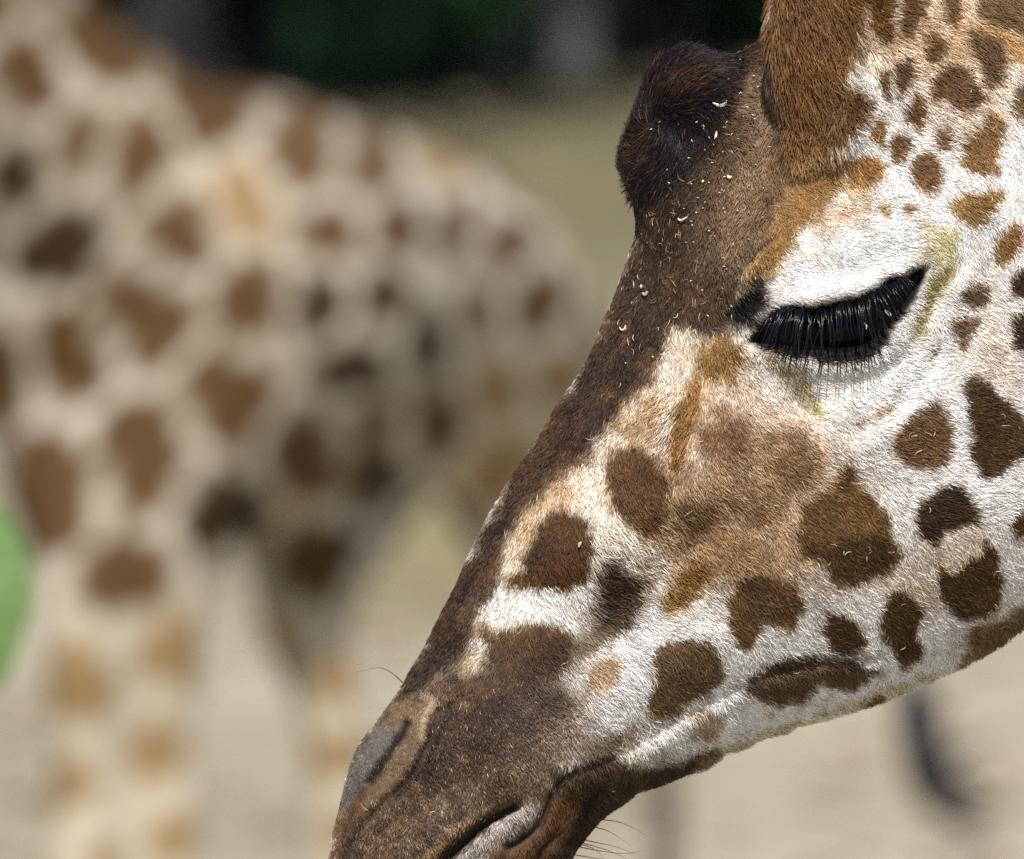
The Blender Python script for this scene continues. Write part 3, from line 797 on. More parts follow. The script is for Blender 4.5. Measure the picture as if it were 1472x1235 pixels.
# tan behind the corner of the mouth and patches along the snout
P([(848, 960), (870, 948), (895, 945), (890, 974), (880, 996), (838, 996)], (172, 144, 116), 8, .9, 1, .2)
P([(941, 936), (978, 916), (1015, 924), (1035, 944), (1041, 967), (1026, 992), (967, 1031), (937, 1039), (927, 1019), (940, 967)], (112, 90, 66), 5)
P([(1043, 863), (1055, 842), (1092, 828), (1143, 840), (1155, 859), (1145, 897), (1139, 912), (1123, 904), (1100, 899), (1076, 935), (1061, 926), (1047, 889)], (112, 84, 56), 5)
BL(1085, 842, 36, 14, 0, (74, 52, 32), .6)
P([(1069, 991), (1088, 970), (1122, 954), (1196, 948), (1230, 946), (1244, 958), (1267, 974), (1234, 991), (1204, 991), (1183, 984), (1155, 1011), (1130, 1015), (1098, 1009)], (104, 86, 66), 5)
BL(1140, 962, 60, 9, -14, (50, 38, 26), .7); BL(1220, 952, 30, 8, -8, (56, 42, 28), .6)  # thin dark streaks paint in the shadow below the cheek crease
P([(1184, 909), (1192, 883), (1213, 881), (1231, 899), (1249, 924), (1243, 938), (1217, 938), (1192, 936)], B2, 5)
P([(1264, 877), (1282, 861), (1304, 852), (1325, 883), (1319, 920), (1327, 948), (1294, 964), (1286, 940), (1270, 920)], B2, 5)
P([(1345, 812), (1355, 824), (1368, 830), (1396, 810), (1421, 777), (1433, 795), (1433, 812), (1443, 834), (1441, 863), (1421, 887), (1388, 894), (1366, 880), (1351, 861)], B2, 5)
BL(1420, 860, 25, 25, 0, (130, 94, 56), .5)
P([(1457, 753), (1480, 730), (1500, 760), (1480, 795), (1457, 771)], B2, 5)
P([(1376, 962), (1396, 907), (1443, 887), (1475, 866), (1560, 820), (1600, 850), (1475, 920), (1380, 975)], (110, 86, 50), 9, .9, 1, .2)
# large cheek patch and its neighbours
P([(1205, 684), (1226, 668), (1231, 693), (1255, 715), (1274, 740), (1278, 772), (1294, 804), (1276, 832), (1240, 836), (1205, 847), (1188, 815), (1151, 800), (1147, 759), (1160, 725), (1190, 705)], (120, 90, 56), 7)
P([(1150, 770), (1200, 775), (1276, 772), (1294, 804), (1276, 832), (1240, 836), (1205, 847), (1188, 815), (1151, 800)], (80, 58, 34), 11, .8)
BL(1220, 682, 14, 14, 0, (86, 62, 38), .8)
P([(1327, 720), (1355, 700), (1388, 694), (1406, 730), (1408, 755), (1388, 757), (1355, 767), (1345, 789), (1323, 771), (1317, 746)], B3, 5)
P([(1388, 551), (1404, 543), (1435, 566), (1457, 586), (1480, 606), (1490, 640), (1441, 684), (1417, 692), (1400, 663), (1392, 602)], B2, 5)
P([(1319, 598), (1351, 580), (1363, 602), (1370, 649), (1351, 678), (1315, 676), (1280, 641), (1298, 621)], (118, 90, 62), 5)
P([(1258, 596), (1284, 579), (1288, 588), (1250, 606)], OBR, 5, .75); P([(1250, 600), (1221, 620), (1230, 610)], (170, 130, 110), 6, .7); BL(1235, 608, 14, 5, -30, (176, 140, 122), .7)
P([(1339, 500), (1351, 490), (1345, 510), (1339, 520)], B1, 4)
P([(1451, 458), (1480, 445), (1490, 518), (1453, 499)], B3, 5); P([(1453, 399), (1480, 382), (1490, 425), (1457, 427)], B3, 5)
P([(1382, 421), (1400, 412), (1419, 410), (1417, 432), (1398, 445), (1380, 434)], (96, 72, 54), 6); P([(1370, 460), (1406, 458), (1398, 488), (1388, 510), (1381, 500)], (108, 84, 66), 6, .9)
P([(1457, 320), (1476, 328), (1470, 356), (1441, 386), (1431, 380), (1421, 360), (1445, 332)], (146, 108, 64), 5)
P([(1366, 297), (1386, 279), (1437, 274), (1445, 289), (1429, 307), (1406, 329), (1388, 324), (1372, 303)], OBR, 5)
P([(1268, 290), (1282, 299), (1281, 314), (1262, 306)], (176, 136, 84), 5, .8); P([(1300, 290), (1322, 297), (1320, 314), (1304, 312)], (140, 106, 66), 5, .9); BL(1332, 325, 8, 10, 0, (190, 160, 116), .7)
P([(1217, 250), (1225, 230), (1250, 226), (1264, 232), (1273, 245), (1268, 254), (1259, 266), (1241, 272), (1229, 276)], (160, 118, 66), 5)
P([(1319, 222), (1335, 219), (1351, 242), (1352, 254), (1347, 278), (1339, 289), (1319, 269), (1313, 248)], (122, 88, 52), 5)
P([(1386, 196), (1406, 187), (1421, 165), (1444, 168), (1442, 200), (1434, 249), (1415, 257), (1392, 251), (1381, 237)], (140, 106, 66), 5)
P([(1345, 190), (1367, 188), (1367, 217), (1349, 219)], (110, 80, 50), 5, .9); P([(1288, 194), (1302, 189), (1310, 214), (1294, 241), (1281, 234)], (116, 84, 50), 4); P([(1253, 173), (1270, 170), (1271, 210), (1260, 213), (1249, 196)], (140, 102, 60), 4)
P([(1315, 132), (1333, 138), (1336, 173), (1321, 188), (1303, 169)], (110, 78, 44), 5)
P([(1335, 120), (1353, 99), (1376, 95), (1400, 111), (1426, 143), (1412, 156), (1382, 164), (1366, 151), (1355, 140), (1349, 152), (1339, 139)], (106, 76, 48), 5)
P([(1292, 86), (1304, 83), (1313, 110), (1302, 141), (1294, 144), (1291, 114)], (100, 72, 44), 4); P([(1266, 104), (1284, 94), (1284, 122), (1278, 152), (1268, 130)], (100, 72, 44), 4)
P([(1392, 40), (1417, 46), (1441, 62), (1446, 88), (1438, 123), (1423, 121), (1410, 102), (1392, 69)], (102, 74, 46), 6)
P([(1333, 47), (1347, 44), (1358, 63), (1347, 80), (1329, 91), (1325, 79)], (108, 76, 40), 5); P([(1345, -60), (1382, -60), (1378, 24), (1368, 48), (1354, 20)], (112, 80, 46), 6)
P([(1304, -70), (1335, -60), (1328, 20), (1313, 54), (1298, 50), (1296, 20)], (106, 76, 42), 5); P([(1256, -80), (1283, -70), (1287, 51), (1274, 60), (1258, 54), (1252, 31)], (110, 78, 44), 6)
P([(1406, -60), (1500, -80), (1500, 52), (1453, 46), (1427, 39), (1404, 18)], (110, 80, 48), 7, .9)
P([(1396, 32), (1427, 42), (1460, 52), (1500, 58), (1500, 110), (1450, 84), (1438, 62)], (176, 130, 64), 9, .75)
P([(1470, 134), (1500, 120), (1500, 170), (1462, 150)], B1, 5)
# base of the ossicone
P([(1100, 90), (1100, -60), (1250, -80), (1252, 0), (1240, 30), (1236, 60), (1226, 100), (1216, 122), (1236, 130), (1252, 148), (1232, 190), (1205, 214), (1165, 232), (1136, 238), (1124, 190)], (130, 94, 56), 9, 1, 1.3)
BL(1165, 246, 46, 24, -8, (150, 110, 64), .9, .2); BL(1120, 250, 24, 30, 0, (140, 112, 80), .7, .3); BL(1215, 158, 34, 24, -10, (104, 80, 58), .8); BL(1150, 60, 22, 50, 0, (124, 82, 44), .6)
# brow
P([(1072, 402), (1098, 352), (1128, 288), (1146, 256), (1188, 228), (1218, 236), (1196, 286), (1156, 330), (1132, 372), (1110, 402), (1086, 414)], (152, 114, 66), 13, .95, 1.4)
BL(1198, 288, 48, 40, -20, (176, 134, 84), .9, .7); BL(1230, 290, 30, 20, 0, (206, 180, 140), .5, .4); BL(1166, 368, 10, 5, 0, (196, 160, 120), .6)
Ln([(1046, 450), (1052, 415), (1070, 380), (1098, 350), (1112, 340)], (86, 74, 60), 5, 4, .8, .4)
BL(1064, 425, 14, 18, 30, (172, 146, 112), .6, .4)
# stain behind the eye
P([(1339, 328), (1376, 330), (1381, 354), (1376, 370), (1355, 387), (1339, 383), (1334, 354)], (218, 206, 160), 9, .9)
P([(1378, 372), (1376, 390), (1352, 430), (1332, 478), (1310, 492), (1318, 460), (1332, 420), (1336, 396), (1356, 388)], (150, 136, 88), 8, .85)
BL(1328, 362, 12, 20, 0, (186, 168, 148), .8)
# tear track and lower lid
P([(1100, 518), (1152, 524), (1165, 557), (1184, 586), (1173, 598), (1148, 584), (1132, 557)], (150, 138, 104), 9, .75, 1); BL(1179, 590, 9, 9, 0, (186, 176, 84), .8)
BL(1110, 515, 40, 16, 20, (164, 150, 132), .6)
# the black of eye and tear pit
P([(1041, 465), (1060, 431), (1091, 398), (1104, 408), (1103, 434), (1079, 465), (1063, 478)], (26, 21, 22), 9, 1, 1)
EYE = [(1074, 490), (1091, 465), (1115, 446), (1139, 440), (1163, 442), (1198, 436), (1229, 428), (1253, 417), (1277, 402), (1298, 398), (1315, 386), (1329, 382), (1326, 404), (1315, 423), (1303, 448), (1284, 471), (1270, 493), (1248, 507), (1222, 515), (1186, 515), (1151, 510), (1120, 503), (1091, 500)]
P(EYE, (12, 11, 14), 5, 1, .5)
P([(1088, 498), (1130, 503), (1186, 513), (1222, 512), (1252, 502), (1276, 486), (1286, 474), (1276, 496), (1252, 512), (1224, 520), (1186, 521), (1140, 514), (1096, 505)], (14, 12, 14), 5, 1, .6)

m_ = C1.a.mean(-1, keepdims=True)
k_ = np.clip((190 - m_) / 60, 0, 1)
C1.a[:] = C1.a + ((C1.a * .92 + m_ * .08) * np.array([.945, .915, .84]) - C1.a) * k_

# ------------------------------------------------------------------ near giraffe: the head as one skin
HEAD_PAIRS = [  # points along the profile (brow side) with the point of the jaw side that faces each
    ((590, 1402), (590, 1402), 3), ((470, 1290), (720, 1358), 78), ((481, 1192), (800, 1266), 96), ((513, 1076), (843, 1202), 106),
    ((571, 999), (898, 1152), 110), ((661, 833), (979, 1115), 116), ((741, 680), (1041, 1080), 135), ((831, 544), (1102, 1056), 165),
    ((884, 430), (1163, 1035), 196), ((916, 322), (1220, 1019), 222), ((890, 224), (1290, 994), 238), ((929, 89), (1345, 969), 248),
    ((1043, 71), (1406, 940), 250), ((1112, 52), (1443, 918), 246), ((1180, -30), (1490, 882), 238), ((1300, -150), (1540, 848), 228),
    ((1450, -215), (1590, 826), 222), ((1640, -170), (1650, 836), 230), ((1850, 0), (1720, 900), 250), ((2200, 330), (1900, 1120), 290),
    ((2600, 760), (2230, 1500), 350), ((3000, 1300), (2640, 1980), 430), ((3250, 1800), (2900, 2400), 520)]
T_FULL = [(590, 1402), (540, 1392), (500, 1360), (480, 1325), (470, 1290), (472, 1240), (481, 1192), (492, 1147), (501, 1108), (513, 1076), (529, 1053), (551, 1026), (571, 999), (581, 983), (593, 962), (611, 932),
    (661, 833), (674, 802), (690.5, 768), (711, 729), (727, 702), (741, 680), (782, 620), (804, 579), (831, 544), (847, 516), (861.5, 485), (874, 450), (884, 430), (884.5, 426), (897, 393), (907, 362), (914, 342), (916, 322), (914, 287), (908, 265), (900, 248), (894, 241), (890, 224),
    (894.6, 203), (904, 171), (913, 142), (918, 116), (929, 89), (948, 71), (962, 63), (986, 60), (1007, 66), (1023, 69), (1043, 71), (1060, 67), (1076, 62), (1094, 57), (1112, 52), (1180, -30), (1300, -150), (1450, -215), (1640, -170), (1850, 0), (2200, 330), (2600, 760), (3000, 1300), (3250, 1800)]
B_FULL = [(590, 1402), (640, 1398), (720, 1358), (765, 1312), (800, 1266), (821, 1235), (831, 1216), (843, 1202), (858, 1184), (873, 1169), (898, 1152), (917, 1137), (942, 1130), (979, 1115), (1011, 1100), (1026, 1092), (1041, 1080), (1063, 1074), (1081, 1064), (1102, 1056), (1122, 1051), (1138, 1043), (1163, 1035), (1204, 1024), (1220, 1019), (1244, 1011), (1290, 994), (1300, 990), (1345, 969), (1376, 956), (1406, 940), (1443, 918), (1490, 882), (1540, 848), (1590, 826), (1650, 836), (1720, 900), (1900, 1120), (2230, 1500), (2640, 1980), (2900, 2400)]

def param(full, anchors):
    full = np.array(full, float)
    ai = []
    j = 0
    for a in anchors:
        while tuple(full[j]) != tuple(map(float, a)):
            j += 1
        ai.append(j)
    L = np.concatenate([[0], np.cumsum(np.hypot(*np.diff(full, axis=0).T))])
    return full, np.interp(L, L[ai], np.arange(len(ai))), L
tf, ts, tl = param(T_FULL, [a for a, _, _ in HEAD_PAIRS])
bf, bs, bl = param(B_FULL, [b for _, b, _ in HEAD_PAIRS])
# row positions: dense inside the picture, sparse along the neck outside
sd = np.linspace(0, len(HEAD_PAIRS) - 1, 6000)
ln = np.interp(sd, ts, tl) + np.interp(sd, bs, bl)
dens = np.where(sd < 14, 1.0, 0.22)
cum = np.concatenate([[0], np.cumsum(np.diff(ln) * dens[1:])])
NR = 470
srow = np.interp(np.linspace(0, cum[-1], NR), cum, sd)
def smooth1(a, k):
    w = np.exp(-0.5 * (np.arange(-3 * k, 3 * k + 1) / k) ** 2); w /= w.sum()
    p = np.concatenate([2 * a[0] - a[3 * k:0:-1], a, 2 * a[-1] - a[-2:-3 * k - 2:-1]])
    return np.convolve(p, w, 'valid')
Tx, Ty = (smooth1(np.interp(srow, ts, tf[:, i]), 1) for i in (0, 1))
Bx, By = (smooth1(np.interp(srow, bs, bf[:, i]), 1) for i in (0, 1))
ins = np.interp(srow, [9.2, 9.8, 12.0, 12.7], [0, 14, 14, 0]); dl_ = np.hypot(Tx - Bx, Ty - By)
Tx, Ty = Tx + (Bx - Tx) / np.maximum(dl_, 1) * ins, Ty + (By - Ty) / np.maximum(dl_, 1) * ins     # leave room for the long hair of the knob
Wr = smooth1(np.interp(srow, np.arange(len(HEAD_PAIRS)), [w for *_, w in HEAD_PAIRS]), 8)
Wr = np.where(srow < 1, np.minimum(Wr, 78 * np.sqrt(np.clip(1 - (1 - srow) ** 2, 0, 1)) + 2), Wr)
NT = 260
k_ = np.linspace(0, 1, NT + 1)
tt = 0.5 * k_ + 0.5 * (1 - np.cos(math.pi * k_)) / 2
tm = np.interp(srow, [0, 3, 6, 9, 13, 18, 22], [.5, .45, .42, .40, .40, .5, .5])[:, None]
t_ = tt[None]
up_ = np.clip((tm - t_) / tm, 0, 1); dn_ = np.clip((t_ - tm) / (1 - tm), 0, 1)
g_ = np.where(t_ < tm, np.sqrt(np.clip(1 - up_ ** 2.2, 0, 1)), np.clip(1 - dn_ ** 2.0, 0, 1) ** 0.62)
X0 = Tx[:, None] * (1 - t_) + Bx[:, None] * t_
Y0 = Ty[:, None] * (1 - t_) + By[:, None] * t_
H0 = Wr[:, None] * g_

def gb(X, Y, cx, cyy, rx, ry, ang):
    c, n = math.cos(math.radians(ang)), math.sin(math.radians(ang))
    u = ((X - cx) * c + (Y - cyy) * n) / rx; v = (-(X - cx) * n + (Y - cyy) * c) / ry
    return np.exp(-(u * u + v * v))

def relief(X, Y):
    """bone, muscle, folds: height added to the flank in pixels"""
    h = np.zeros_like(X)
    h += 30 * gb(X, Y, 1205, 355, 140, 60, -14)            # brow over the eye
    h += 24 * gb(X, Y, 1195, 424, 100, 22, -10)             # upper lid fold
    h -= 20 * gb(X, Y, 1062, 455, 34, 34, 0)               # pit in front of the eye
    h -= 16 * gb(X, Y, 1215, 560, 120, 40, -20)            # hollow under the lid
    h += 15 * gb(X, Y, 1240, 640, 190, 60, -22)            # cheek bone
    h += 12 * gb(X, Y, 1060, 640, 80, 55, -40)
    h -= 22 * gb(X, Y, 905, 860, 70, 34, -42)              # hollow of the cheek
    h -= 12 * gb(X, Y, 1000, 780, 70, 34, -30)
    h += 16 * gb(X, Y, 815, 800, 60, 60, 0)
    h += 18 * gb(X, Y, 960, 960, 120, 50, -30)             # muscle over the teeth
    h += 14 * gb(X, Y, 1200, 790, 110, 60, -20)
    h += 16 * gb(X, Y, 1420, 740, 130, 110, 0)
    h += 14 * gb(X, Y, 700, 1060, 80, 70, 0)
    h += 18 * gb(X, Y, 640, 1190, 110, 40, -35)            # upper lip
    h += 3 * gb(X, Y, 1090, 1020, 160, 30, -24)           # jaw bar
    h -= 16 * gb(X, Y, 1345, 410, 26, 55, 25)
    h += 12 * gb(X, Y, 1400, 310, 50, 50, 0)
    h += 62 * gb(X, Y, 1275, 20, 75, 150, 5) + 30 * gb(X, Y, 1215, 190, 50, 60, 0) + 26 * gb(X, Y, 1140, 190, 45, 60, 0)
    # lids and eye socket
    e = poly_sd(X, Y, EYE)
    h -= 26 * np.clip(0.5 - e / 14, 0, 1)
    h += 5 * np.exp(-((e - 12) / 13) ** 2)
    # folds
    def fold(pl, a, w):
        return -a * np.exp(-(line_d(X, Y, pl) / w) ** 2)
    h += fold([(1255, 940), (1180, 946), (1090, 968), (1010, 1010), (940, 1050), (870, 1090), (805, 1116)], 5, 11)
    h += fold([(805, 1116), (788, 1150), (772, 1188), (735, 1214)], 14, 9)
    h += fold([(742, 1158), (700, 1180), (650, 1224), (600, 1290), (585, 1400)], 22, 9)
    h += fold([(586, 1040), (572, 1066), (552, 1096), (534, 1122)], 10, 9)
    h += fold([(630, 1018), (622, 1052), (606, 1086), (592, 1112), (548, 1156), (505, 1215), (494, 1300)], 8, 7)
    h += fold([(646, 1012), (638, 1050), (620, 1090), (598, 1124), (570, 1148)], 7, 6)
    h += fold([(664, 1004), (655, 1040), (640, 1070)], 5, 6) + fold([(676, 1010), (668, 1044), (652, 1078)], 3, 6) + fold([(560, 1190), (600, 1165), (640, 1130)], 3, 7) + fold([(520, 1235), (540, 1200), (580, 1165)], 4, 7)
    h += fold([(600, 975), (628, 952), (650, 928)], 4, 5) + fold([(585, 1000), (615, 975), (640, 962)], 4, 5)
    h += fold([(1046, 455), (1052, 415), (1070, 380), (1098, 350), (1115, 338)], 7, 5)
    h += fold([(1350, 480), (1330, 535), (1280, 590), (1220, 622)], 4, 14)
    h += fold([(1370, 385), (1345, 440), (1320, 490), (1270, 545)], 4, 13)
    h += fold([(980, 690), (968, 650), (985, 600), (1010, 545)], 4, 8)
    h += fold([(858, 1140), (842, 1165), (820, 1210)], 7, 10) + fold([(800, 1195), (780, 1220), (760, 1250)], 6, 7)
    h += 4 * np.exp(-(line_d(X, Y, [(612, 1006), (606, 1060), (588, 1110), (550, 1150)]) / 9) ** 2)     # rim of the nostril flap
    h += 12 * gb(X, Y, 522, 1100, 18, 48, 25)
    return h

rn = np.random.default_rng(2)
lump = (vnoise(1100, 1500, 70, 51) - .5) * 7 + (vnoise(1100, 1500, 26, 52) - .5) * 2.4
def lumps(X, Y):
    i = np.clip(((Y + 450) / 3).astype(int), 0, 1099); j = np.clip(((X - 300) / 3).astype(int), 0, 1499)
    return lump[i, j]

# horn knob on the forehead is narrower than the skull: round it off near the profile
dist = np.hypot(Tx - Bx, Ty - By)[:, None] * t_
hm = smooth1(np.interp(srow, [7.0, 8.6, 10.2, 12.0, 12.9, 13.8], [0, .35, 1, 1, .6, 0]), 10)[:, None]
knob = 86.0 * (np.clip(dist, 0, None) / 80.0) ** 0.74
smin = -30 * np.log(np.exp(-H0 / 30) + np.exp(-knob / 30) - np.exp(-(H0 + knob) / 30) * 0.999)
H0 = H0 * (1 - hm) + np.maximum(np.minimum(np.minimum(H0, knob), smin), 0) * hm
for _ in range(12):
    z0 = H0.copy(); e0, e1 = H0[:, :1].copy(), H0[:, -1:].copy()
    pad = np.concatenate([z0[:1]] * 6 + [z0] + [z0[-1:]] * 6)
    z1 = sum(pad[k:k + len(z0)] for k in range(13)) / 13
    f_ = np.clip(dist / 60, 0, 1) * np.interp(srow, [6, 8, 12.5, 13.5], [0, 1, 1, 0])[:, None]
    H0 = z0 * (1 - f_) + z1 * f_
# the side of the forehead below the horn is one smooth plate: ease it with a cubic fit
fx_, fy_ = (X0 - 985) / 100, (Y0 - 385) / 100
ca_, sa_ = math.cos(math.radians(58)), math.sin(math.radians(58))
el = ((fx_ * ca_ + fy_ * sa_) / 1.75) ** 2 + ((-fx_ * sa_ + fy_ * ca_) / .88) ** 2
fm = (el < 1.15) & (dist > 24) & (dist < 420)
basis = lambda x, y: np.stack([x ** i * y ** j for i in range(4) for j in range(4 - i)], -1)
cf = np.linalg.lstsq(basis(fx_[fm], fy_[fm]), H0[fm], rcond=None)[0]
mk = np.clip((1.15 - el) / .6, 0, 1); mk = mk * mk * (3 - 2 * mk) * np.clip((dist - 24) / 40, 0, 1)
H0 = H0 + (basis(fx_, fy_) @ cf - H0) * np.where(el < 1.15, mk, 0)
q_ = D / (D - H0 * K)
XP = PX + (X0 - PX) * q_; YP = PY + (Y0 - PY) * q_
edge = np.clip(H0 / 55, 0, 1)
inpic = np.interp(srow, [14, 16], [1, 0])[:, None]
H = H0 + (relief(XP, YP) * inpic + lumps(XP, YP)) * edge
H = np.maximum(H, np.minimum(H0, 6) * 0.6)
H[:, 0] = 0; H[:, -1] = 0
def to_world(u, v, w):
    """local head frame in px: u right, v down, w out of the flank towards the lens"""
    u = np.asarray(u, float)[..., None]; v = np.asarray(v, float)[..., None]; w = np.asarray(w, float)[..., None]
    return CAM + FWD * (D - w * K) + RIGHT * ((u - PX) * K) + UP * ((PY - v) * K)
def proj_local(u, v, w):
    q = D / (D - w * K)
    return PX + (u - PX) * q, PY + (v - PY) * q

ring_u = np.hstack([X0, X0[:, -2:0:-1]]); ring_v = np.hstack([Y0, Y0[:, -2:0:-1]]); ring_w = np.hstack([H, -H[:, -2:0:-1]])
nr, nc = ring_u.shape
VW = to_world(ring_u.ravel(), ring_v.ravel(), ring_w.ravel())
ii = np.arange(nr * nc).reshape(nr, nc)
jn = np.roll(ii, -1, axis=1)
Q = np.stack([ii[:-1], jn[:-1], jn[1:], ii[1:]], -1).reshape(-1, 4)
pxx, pyy = proj_local(ring_u.ravel(), ring_v.ravel(), np.abs(ring_w.ravel()))
bare = np.clip(0.5 - np.minimum(poly_sd(pxx, pyy, [(470, 1245), (505, 1080), (571, 1000), (625, 1000), (610, 1060), (560, 1145), (500, 1200)]), poly_sd(pxx, pyy, EYE)) / 20, 0, 1)[:, None]
skin_col = lin(C1.get(pxx, pyy))
skin_col = skin_col * bare + (skin_col * 0.66 + np.array([[.012, .011, .010]])) * (1 - bare)   # grey hide under the hair
ground_pt = on_ground(2000, 1235) ; ground_pt = np.array([1.6, 5.9, 0.0])
head_root = empty('giraffe', ground_pt, 'near giraffe in sharp focus, its spotted head lowered across the right of the picture', 'giraffe', 'giraffes in the yard')
# trunk and legs of the same animal, beyond the right edge: one skin with the head
# ------------------------------------------------------------------ its body outside the picture
def near_color(co, no):
    x, y = project(co)
    f = np.sin(co[:, 0] * 21 + 3 * np.sin(co[:, 2] * 9)) + np.sin(co[:, 2] * 23 + 3 * np.sin(co[:, 0] * 8 + 1)) + np.sin(co[:, 1] * 19)
    a = np.array(lin(np.array(B1, float))); b = np.array(lin(np.array(WH, float)))
    return np.where((f > 0.1)[:, None], a, b)
def W(x, y, z): return np.array([x, y, z], float)
hx = to_world(3075, 2100, 0)[()]
ex, ez, ey = hx[0], hx[2], hx[1]
nb = [([hx, hx + W(.35, .02, -.55), hx + W(.75, .05, -1.0)], [.21, .30, .42]),
      ([hx + W(.6, .05, -1.0), hx + W(1.2, .05, -1.1), hx + W(1.8, .05, -1.3), hx + W(2.1, .05, -1.45)], [.46, .52, .44, .28])]
for dx, dy, zt in ((.65, -.17, -1.2), (.65, .27, -1.2), (2.0, -.17, -1.5), (2.0, .27, -1.5)):
    t0 = hx + W(dx, dy, zt); z0 = t0[2]
    nb.append(([t0, W(t0[0], t0[1], z0 * .72), W(t0[0] - .03, t0[1], z0 * .45), W(t0[0], t0[1], z0 * .4), W(t0[0], t0[1], .15), W(t0[0], t0[1], .05)], [.24, .13, .09, .07, .06, .085]))
body = body_mesh('body', nb, 0.04, M_fargiraffe, None, near_color)
n1 = len(VW); n2 = len(body.data.vertices)
bco = np.empty(n2 * 3); body.data.vertices.foreach_get('co', bco); bco = bco.reshape(-1, 3)
bcl = np.empty(n2 * 4); body.data.color_attributes['coat'].data.foreach_get('color', bcl); bcl = bcl.reshape(-1, 4)[:, :3]
bq = np.array([list(p.vertices) for p in body.data.polygons if len(p.vertices) == 4])
bm_ = body.data; bpy.data.objects.remove(body); bpy.data.meshes.remove(bm_)
skin = mesh_np('skin', np.vstack([VW, bco]), np.vstack([Q, bq + n1]), M_skin, head_root, True, np.vstack([skin_col, bcl]))

# ------------------------------------------------------------------ ossicones, ears, eyes
OSS = [(1208, 290, 104, 56), (1199, 195, 127, 76), (1190, 120, 146, 82), (1187, 50, 168, 78), (1194, -60, 196, 68), (1204, -180, 212, 60), (1212, -280, 220, 64), (1215, -320, 222, 52)]
osq = curve_pts(OSS, 34)
for sgn in (1, -1):
    V, F = tube_geo(osq[:, :3] * np.array([1, 1, sgn]), osq[:, 3], 40)
    a_, b_ = proj_local(V[:, 0], V[:, 1], np.abs(V[:, 2]))
    o = mesh_np('ossicone', to_world(V[:, 0], V[:, 1], V[:, 2]), F, M_skin, head_root, True, lin(C1.get(a_, np.clip(b_, -60, 999))))
for sgn in (1, -1):
    V, F = [], []
    n, m = 14, 10
    for side in (1, -1):
        for i in range(n + 1):
            t = i / n
            wdt = 62 * math.sin(math.pi * min(1, (t * .93 + .05)) ** .8) ** .9
            for j in range(m + 1):
                s = 2 * j / m - 1
                u = 1440 + 200 * t + 20 * s; v = -105 - 120 * t + s * wdt
                V.append((u, v, sgn * (150 + 120 * t + 26 * (1 - s * s) * (1 - t) + side * 3)))
        o_ = 0 if side == 1 else (n + 1) * (m + 1)
        for i in range(n):
            for j in range(m):
                a = o_ + i * (m + 1) + j
                f = [a, a + 1, a + m + 2, a + m + 1]
                F.append(f if side * sgn == 1 else f[::-1])
    V = np.array(V, float)
    mesh_np('ear', to_world(V[:, 0], V[:, 1], V[:, 2]), F, M_skin, head_root, True, lin(np.tile(np.array([190, 160, 128.]), (len(V), 1))))

def surf(px, py):
    """height of the flank under a photograph position, by nearest skin vertex"""
    px = np.atleast_1d(px); py = np.atleast_1d(py)
    out = []
    a_, b_ = proj_local(X0, Y0, H)
    for x, y in zip(px, py):
        k = np.argmin((a_ - x) ** 2 + (b_ - y) ** 2)
        i, j = divmod(int(k), a_.shape[1])
        out.append((X0[i, j], Y0[i, j], H[i, j]))
    return np.array(out)

ec = surf(1195, 474)[0]
for sgn in (1, -1):
    bm = bmesh.new()
    bmesh.ops.create_uvsphere(bm, u_segments=40, v_segments=24, radius=66)
    V = np.array([v.co[:] for v in bm.verts]); F = [[v.index for v in f.verts] for f in bm.faces]
    bm.free()
    V = V * np.array([1.5, .66, .9]) + np.array([ec[0] + 2, ec[1], 0])
    w = (V[:, 2] + ec[2] - 50) * sgn
    eyeo = mesh_np('eyeball', to_world(V[:, 0], V[:, 1], w), F if sgn == 1 else [f[::-1] for f in F], M_eye, head_root)
    if sgn == 1:
        eye_near = eyeo

def hair_tube(name, pts, r0, mat, parent, seg=5, r1=.15):
    q = curve_pts(pts, 9)
    V, F = tube_geo(q, np.linspace(r0, r0 * r1, 9), seg, False)
    return mesh_np(name, to_world(V[:, 0], V[:, 1], V[:, 2]), F, mat, parent)

# upper lashes hang from the rim of the lid, lower ones point down over the pale lower lid
lr = np.random.default_rng(31)
LID = [(1112, 448), (1139, 442), (1163, 444), (1198, 438), (1229, 430), (1253, 420), (1277, 406), (1300, 400)]
lid = curve_pts(LID, 200)
lidh = surf(lid[::8, 0], lid[::8, 1] - 4)
lidh = np.array([np.interp(np.arange(200), np.arange(0, 200, 8), lidh[:, k]) for k in range(3)]).T
for n in range(104):
    i = int(np.clip((n + lr.uniform(-.4, .4)) / 104 * 199, 0, 199))
    u, v, w = lidh[i]
    f = i / 199
    L = (34 + 44 * math.sin(math.pi * min(1, f * 1.0 + .12)) ** .8) * lr.uniform(.55, 1.15)
    ang = np.interp(f, [0, .25, .6, .85, 1], [-24, -8, 7, 30, 48]) + lr.normal() * 5 + 9 * math.sin(n * 1.7)
    a = math.radians(ang)
    dx, dy = math.sin(a), math.cos(a)
    out = 24 * lr.uniform(.7, 1.2)
    pts = [(u, v + 2, w - 3), (u + dx * L * .3, v + dy * L * .25, w + out * .7), (u + dx * L * .7, v + dy * L * .65, w + out), (u + dx * L * 1.02 + lr.normal() * 2, v + dy * L * 1.0, w + out * .75)]
    hair_tube('eyelash', pts, lr.uniform(.7, 1.35), M_lash, eye_near)
LOW = curve_pts([(1128, 505), (1151, 510), (1186, 515), (1222, 514), (1248, 506), (1270, 492)], 60)
lowh = surf(LOW[::5, 0], LOW[::5, 1] + 7)
lowh = np.array([np.interp(np.arange(60), np.arange(0, 60, 5), lowh[:, k]) for k in range(3)]).T
